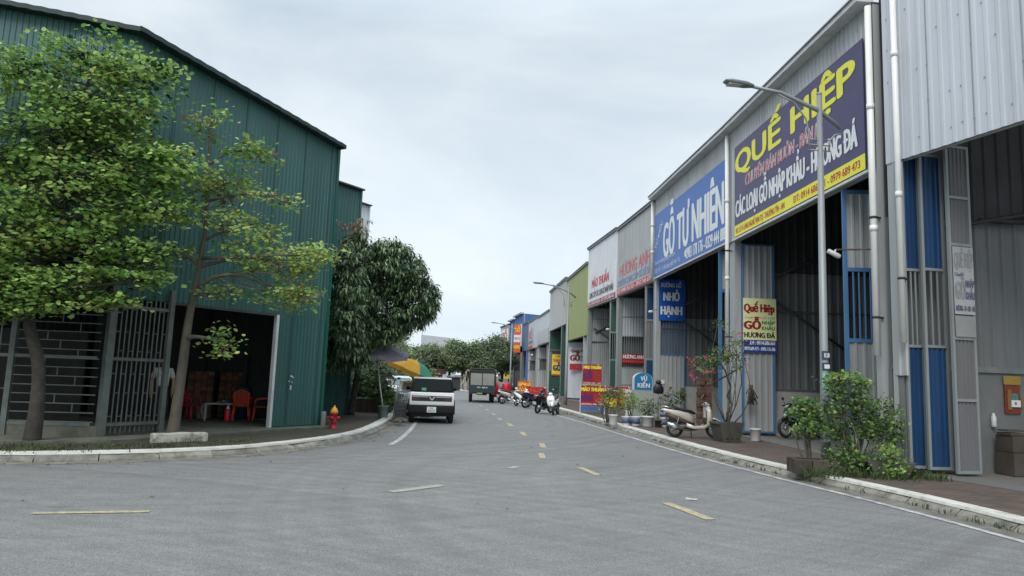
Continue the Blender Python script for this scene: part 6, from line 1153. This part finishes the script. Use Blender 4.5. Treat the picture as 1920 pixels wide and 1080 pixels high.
# shrubs and potted plants by the standing boards
shrub('rust-tipped green shrub in front of the standing boards', (6.05, 27.3, .15), [((.1, 0, .75), (.5, .4, .4), 70), ((.25, 0, 1.15), (.45, .35, .22), 40)], dict(mats=[L_mid, L_red, L_deep, L_yel], weights=[4, 2.6, 2.5, 1], size=.075, shape='wild', n=(9, 14), spread=.09), 31)
shrub('bright yellow-green shrub beside the white pails', (6.85, 26.9, .15), [((0, 0, .85), (.4, .35, .36), 62)], dict(mats=[leafmat('leaf_gold', (.36, .34, .04), .35), L_lime, L_mid], weights=[3, 4, 3], size=.07, shape='wild', n=(9, 14), spread=.08), 32)
shrub('small grey-green potted plant in front of the milestone sign', (7.45, 26.6, .15), [((0, 0, .7), (.42, .35, .35), 44)], dict(mats=[L_deep, L_far, L_mid], weights=[4, 3, 2], size=.08, shape='wild', n=(7, 11), spread=.09), 33)
shrub('dark loose potted plant right of the milestone sign', (8.3, 26.5, .15), [((0, 0, .85), (.45, .3, .4), 40), ((.2, 0, 1.2), (.4, .3, .1), 12)], dict(mats=[L_deep, L_mid], weights=[5, 2], size=.085, shape='wild', n=(6, 10), spread=.1), 34)
shrub('dark frangipani shrub in the brick plant bed', (-3.3, 29.3, .6), [((.0, 0, .9), (.75, .5, .5), 60), ((.5, 0, .3), (.5, .4, .3), 40)], dict(mats=[L_deep, L_mid], weights=[5, 2], size=.16, shape='long', n=(6, 9), spread=.14), 35)
shrub('pale green low bush behind the umbrella bucket', (-2.55, 29.2, .15), [((.1, 0, .45), (.5, .4, .35), 50)], dict(mats=[L_mid, L_far, L_lime], weights=[4, 3, 1], size=.1, shape='wild', n=(8, 12), spread=.1), 36)
rnd = random.Random(5)
for k, (x, y, s) in enumerate(((-3.9, 32.5, 'loose yellow-green bush beyond the plant bed'), (-2.9, 44.0, 'yellow-green roadside bush behind the hidden white car'), (-4.6, 50.0, 'tall roadside bush farther along the left kerb'))):
    shrub(s, (x, y, .15), [((0, 0, 1.6), (1.3+.5*(k > 0), 1.2, 1.4), 130), ((.3, 0, .7), (1.3, 1.0, .6), 60)], dict(mats=[L_far3, L_far, L_far2], weights=[2.5, 4, 3.5], size=.2, shape='wild', n=(9, 14), spread=.2), 40+k, stems=6)
# far row of trees closing the street: each its own crown and trunk
for k, (x, y, h, w, tone) in enumerate(((-13.5, 88, 8.2, 3.6, 0), (-10.2, 84, 6.6, 2.9, 1), (-8.2, 92, 7.9, 3.2, 1), (-6.2, 83.5, 5.6, 2.4, 0), (-4.3, 90, 6.3, 2.9, 1), (-2.2, 84.5, 5.4, 2.3, 0), (-.6, 92, 6.2, 2.6, 1), (1.0, 86, 6.0, 2.3, 0), (2.7, 91, 7.0, 2.5, 1), (4.5, 88.5, 7.6, 2.7, 2), (6.4, 94, 7.0, 2.2, 2), (-17, 94, 9, 4, 1), (3.4, 84.2, 5.4, 1.9, 2), (-6.9, 68.5, 6.2, 2.6, 0))):
    rr2 = random.Random(60+k); lb = ('tree closing the end of the street, number in the row told by its place: ')
    lobes = [((0, 0, h*.62), (w*.62, w*.62, h*.24), 62)]+[((rr2.uniform(-.55, .55)*w, rr2.uniform(-.5, .5)*w, h*rr2.uniform(.34, .86)), (w*rr2.uniform(.3, .48), w*.4, h*rr2.uniform(.1, .17)), 34) for _ in range(7)]
    desc = ['bushy light green tree far behind the small SUV, leftmost', 'pale tree behind the yellow and green umbrella', 'taller tree just left of the far grey hall', 'low round tree below the far grey hall', 'wide tree right below the roof of the far hall', 'low tree behind the dark yard gate', 'loose tree between the far hall and the truck', 'round tree left of the truck canvas', 'tree rising behind the truck canvas, left side', 'darkest tallest tree right behind the truck', 'dark tree against the farthest workshop', 'big tree hidden mostly by the mango tree', 'low dark tree directly behind the truck', 'mid-green tree nearer the road than the far row'][k]
    tree(desc, (x, y, 0), [(0, 0, 0, .22), (rr2.uniform(-.2, .2), 0, h*.35, .16), (0, 0, h*.75, .07)], lobes, dict(mats=[L_far, L_far2, L_far3], weights=[(5, 3, 2.2), (4, 4, 3.2), (2.5, 6, .6)][tone], size=.22, shape='wild', n=(14, 20), spread=.30), seed=70+k, group='far trees closing the street', limb_r=.09, twig_r=.02)
